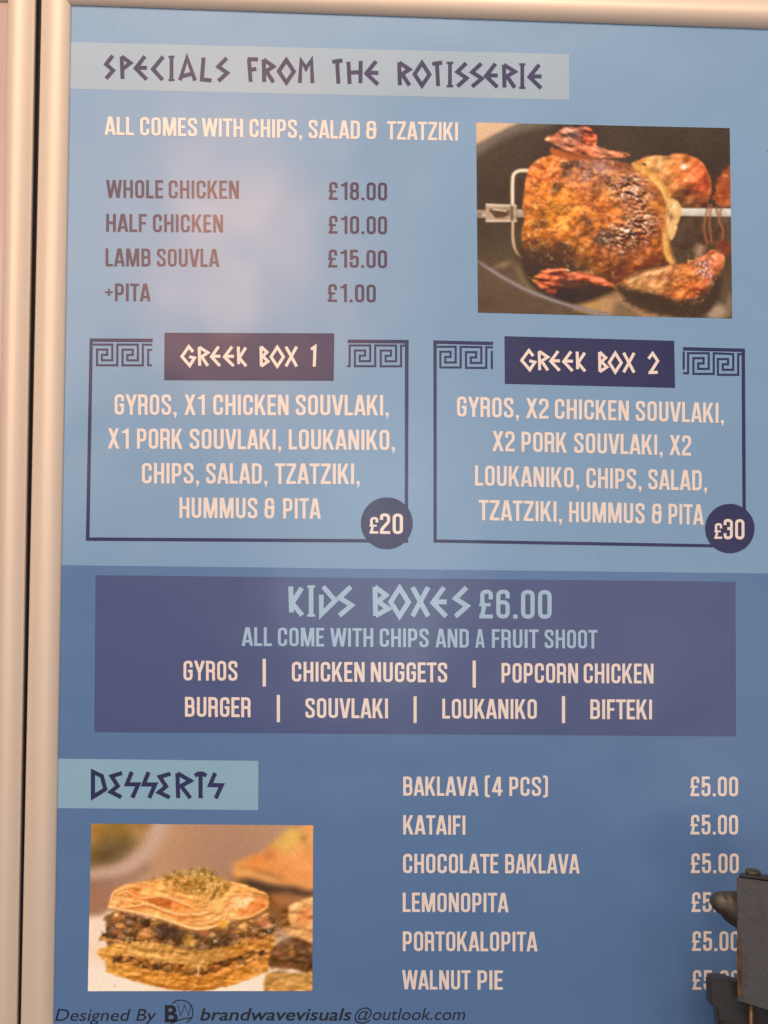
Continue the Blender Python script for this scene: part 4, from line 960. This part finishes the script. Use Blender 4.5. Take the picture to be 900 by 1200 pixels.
# ------------------------------------------------------------------ grill bracket in front of the board
rig = thing('grill_bracket', WB(905, 1330, .09), 'dark worn steel bracket with bolt and blunt nose in front of the lower right prices', 'bracket')
def prism(name, front, back, mat, parent, bev=.0008):
    """front/back: lists of (px, py, z)"""
    bm = bmesh.new(); n = len(front)
    a = [bm.verts.new(WB(*p)) for p in front]; b = [bm.verts.new(WB(*p)) for p in back]
    bm.faces.new(a); bm.faces.new(list(reversed(b)))
    for i in range(n): bm.faces.new([a[i], b[i], b[(i + 1) % n], a[(i + 1) % n]])
    bmesh.ops.recalc_face_normals(bm, faces=bm.faces)
    bmesh.ops.bevel(bm, geom=list(bm.edges), offset=bev, segments=2, affect='EDGES', clamp_overlap=True)
    return frombm(name, bm, mat, parent)
prism('side_plate', [(863.0, 1028.4, .090), (960, 1042, .108), (965, 1206, .108), (864.3, 1171.8, .090)],
      [(867.0, 1024.6, .072), (950, 1034, .075), (950, 1180, .075), (868, 1160, .072)], STEEL, rig, .0007)
prism('top_cap', [(865.5, 1027.2, .0885), (885, 1029.8, .0915), (962, 1040, .1055), (962, 1036.5, .1055), (885, 1026.4, .0915), (865.8, 1024.2, .0885)],
      [(868.5, 1026, .074), (885, 1026, .076), (950, 1034, .077), (950, 1031, .077), (885, 1023, .076), (868.5, 1022.4, .074)], DARK, rig, .0004)
# folded lip along the foot of the plate and a strap down its left edge
prism('plate_lip', [(864.0, 1169.6, .0912), (900, 1180.9, .0972), (965, 1203.6, .1092), (965, 1206.4, .1092), (900, 1183.6, .0972), (864.0, 1172.4, .0912)],
      [(864.6, 1169.6, .0885), (900, 1180.4, .0945), (963, 1202.6, .1065), (963, 1205.4, .1065), (900, 1183.1, .0945), (864.6, 1172.2, .0885)], STEEL, rig, .0003)
prism('edge_strap', [(863.2, 1100, .0908), (868.4, 1100.6, .0918), (869.2, 1168.8, .0918), (864.2, 1167.4, .0908)],
      [(863.6, 1100, .0888), (868.2, 1100.6, .0898), (869, 1168.6, .0898), (864.4, 1167.2, .0888)], BRASS, rig, .0003)
# bolt: a domed head on a washer
bm = bmesh.new()
ctr = Vector(B(882.3, 1024.4, .084)); secs = [(.0050, -.0014), (.0050, .0004), (.0052, .0008), (.0055, .0018), (.0053, .0026), (.0040, .0030), (.0032, .0030), (.0028, .0024)]
rings = []
for r, h in secs:
    rings.append([bm.verts.new(W(ctr.x + r * math.cos(i * math.tau / 24), ctr.y + h, .084 + r * math.sin(i * math.tau / 24))) for i in range(24)])
for p, q in zip(rings, rings[1:]):
    for i in range(24): bm.faces.new([p[i], p[(i + 1) % 24], q[(i + 1) % 24], q[i]])
bm.faces.new(rings[-1]); bm.faces.new(list(reversed(rings[0])))
frombm('bolt', bm, CAST, rig, True)
# blunt cast nose
bm = bmesh.new(); rings = []
zc = .080
for x, t, b in ((832.3, 1055.5, 1058), (833.2, 1052, 1061), (835.5, 1048.9, 1064.3), (839, 1046.7, 1067.6), (842, 1045.8, 1070.2), (845, 1045.4, 1072.8), (847, 1045.6, 1074.2), (848.2, 1046.4, 1074.4), (849.4, 1045.4, 1076.6), (853, 1045.0, 1079.6), (857, 1044.9, 1082.6), (861, 1044.9, 1085.6), (864, 1045, 1088), (872, 1045, 1094)):
    cy, hh = (t + b) / 2, (b - t) / 2
    c = B(x, cy, zc); ry = hh * SC * (1 - zc / DIST)
    ring = []
    for a in range(28):
        q = W(c[0], c[1] + ry * math.sin(a * math.tau / 28), zc + min(ry, .010) * math.cos(a * math.tau / 28))
        k = .0011 * mnoise.noise(q * 260) + .0008 * mnoise.noise(q * 600)
        ring.append(bm.verts.new(q + Vector((k, -abs(k), k * .4))))
    rings.append(ring)
for p, q in zip(rings, rings[1:]):
    for i in range(28): bm.faces.new([p[i], p[(i + 1) % 28], q[(i + 1) % 28], q[i]])
bm.faces.new(list(reversed(rings[0]))); bm.faces.new(rings[-1])
frombm('nose', bm, CAST, rig, True)
# lower bracket stepping in and running down
lb = [(831.2, 1149), (836, 1146.8), (848, 1146.6), (870, 1153.5), (955, 1165), (958, 1330), (852, 1330), (841, 1192), (840.2, 1183), (832.2, 1178)]
prism('lower_bracket', [(x, y, .083) for x, y in lb], [(x + (450 - x) * .012, y + (600 - y) * .012, .066) for x, y in lb], DARK, rig, .0012)
bm = bmesh.new()
p0, p1 = WB(880, 1172, .0885), WB(880, 1326, .0885)
bmesh.ops.create_cone(bm, segments=20, cap_ends=True, radius1=.0015, radius2=.0015, depth=(p0 - p1).length, matrix=Matrix.Translation((p0 + p1) / 2))
frombm('rod', bm, BRASS, rig, True)
bm = bmesh.new()
bmesh.ops.create_uvsphere(bm, u_segments=24, v_segments=14, radius=.0075, matrix=Matrix.Translation(WB(853, 1212, .088)) @ Matrix.Diagonal((1.15, 1, 1, 1)))
frombm('knob', bm, CAST, rig, True)
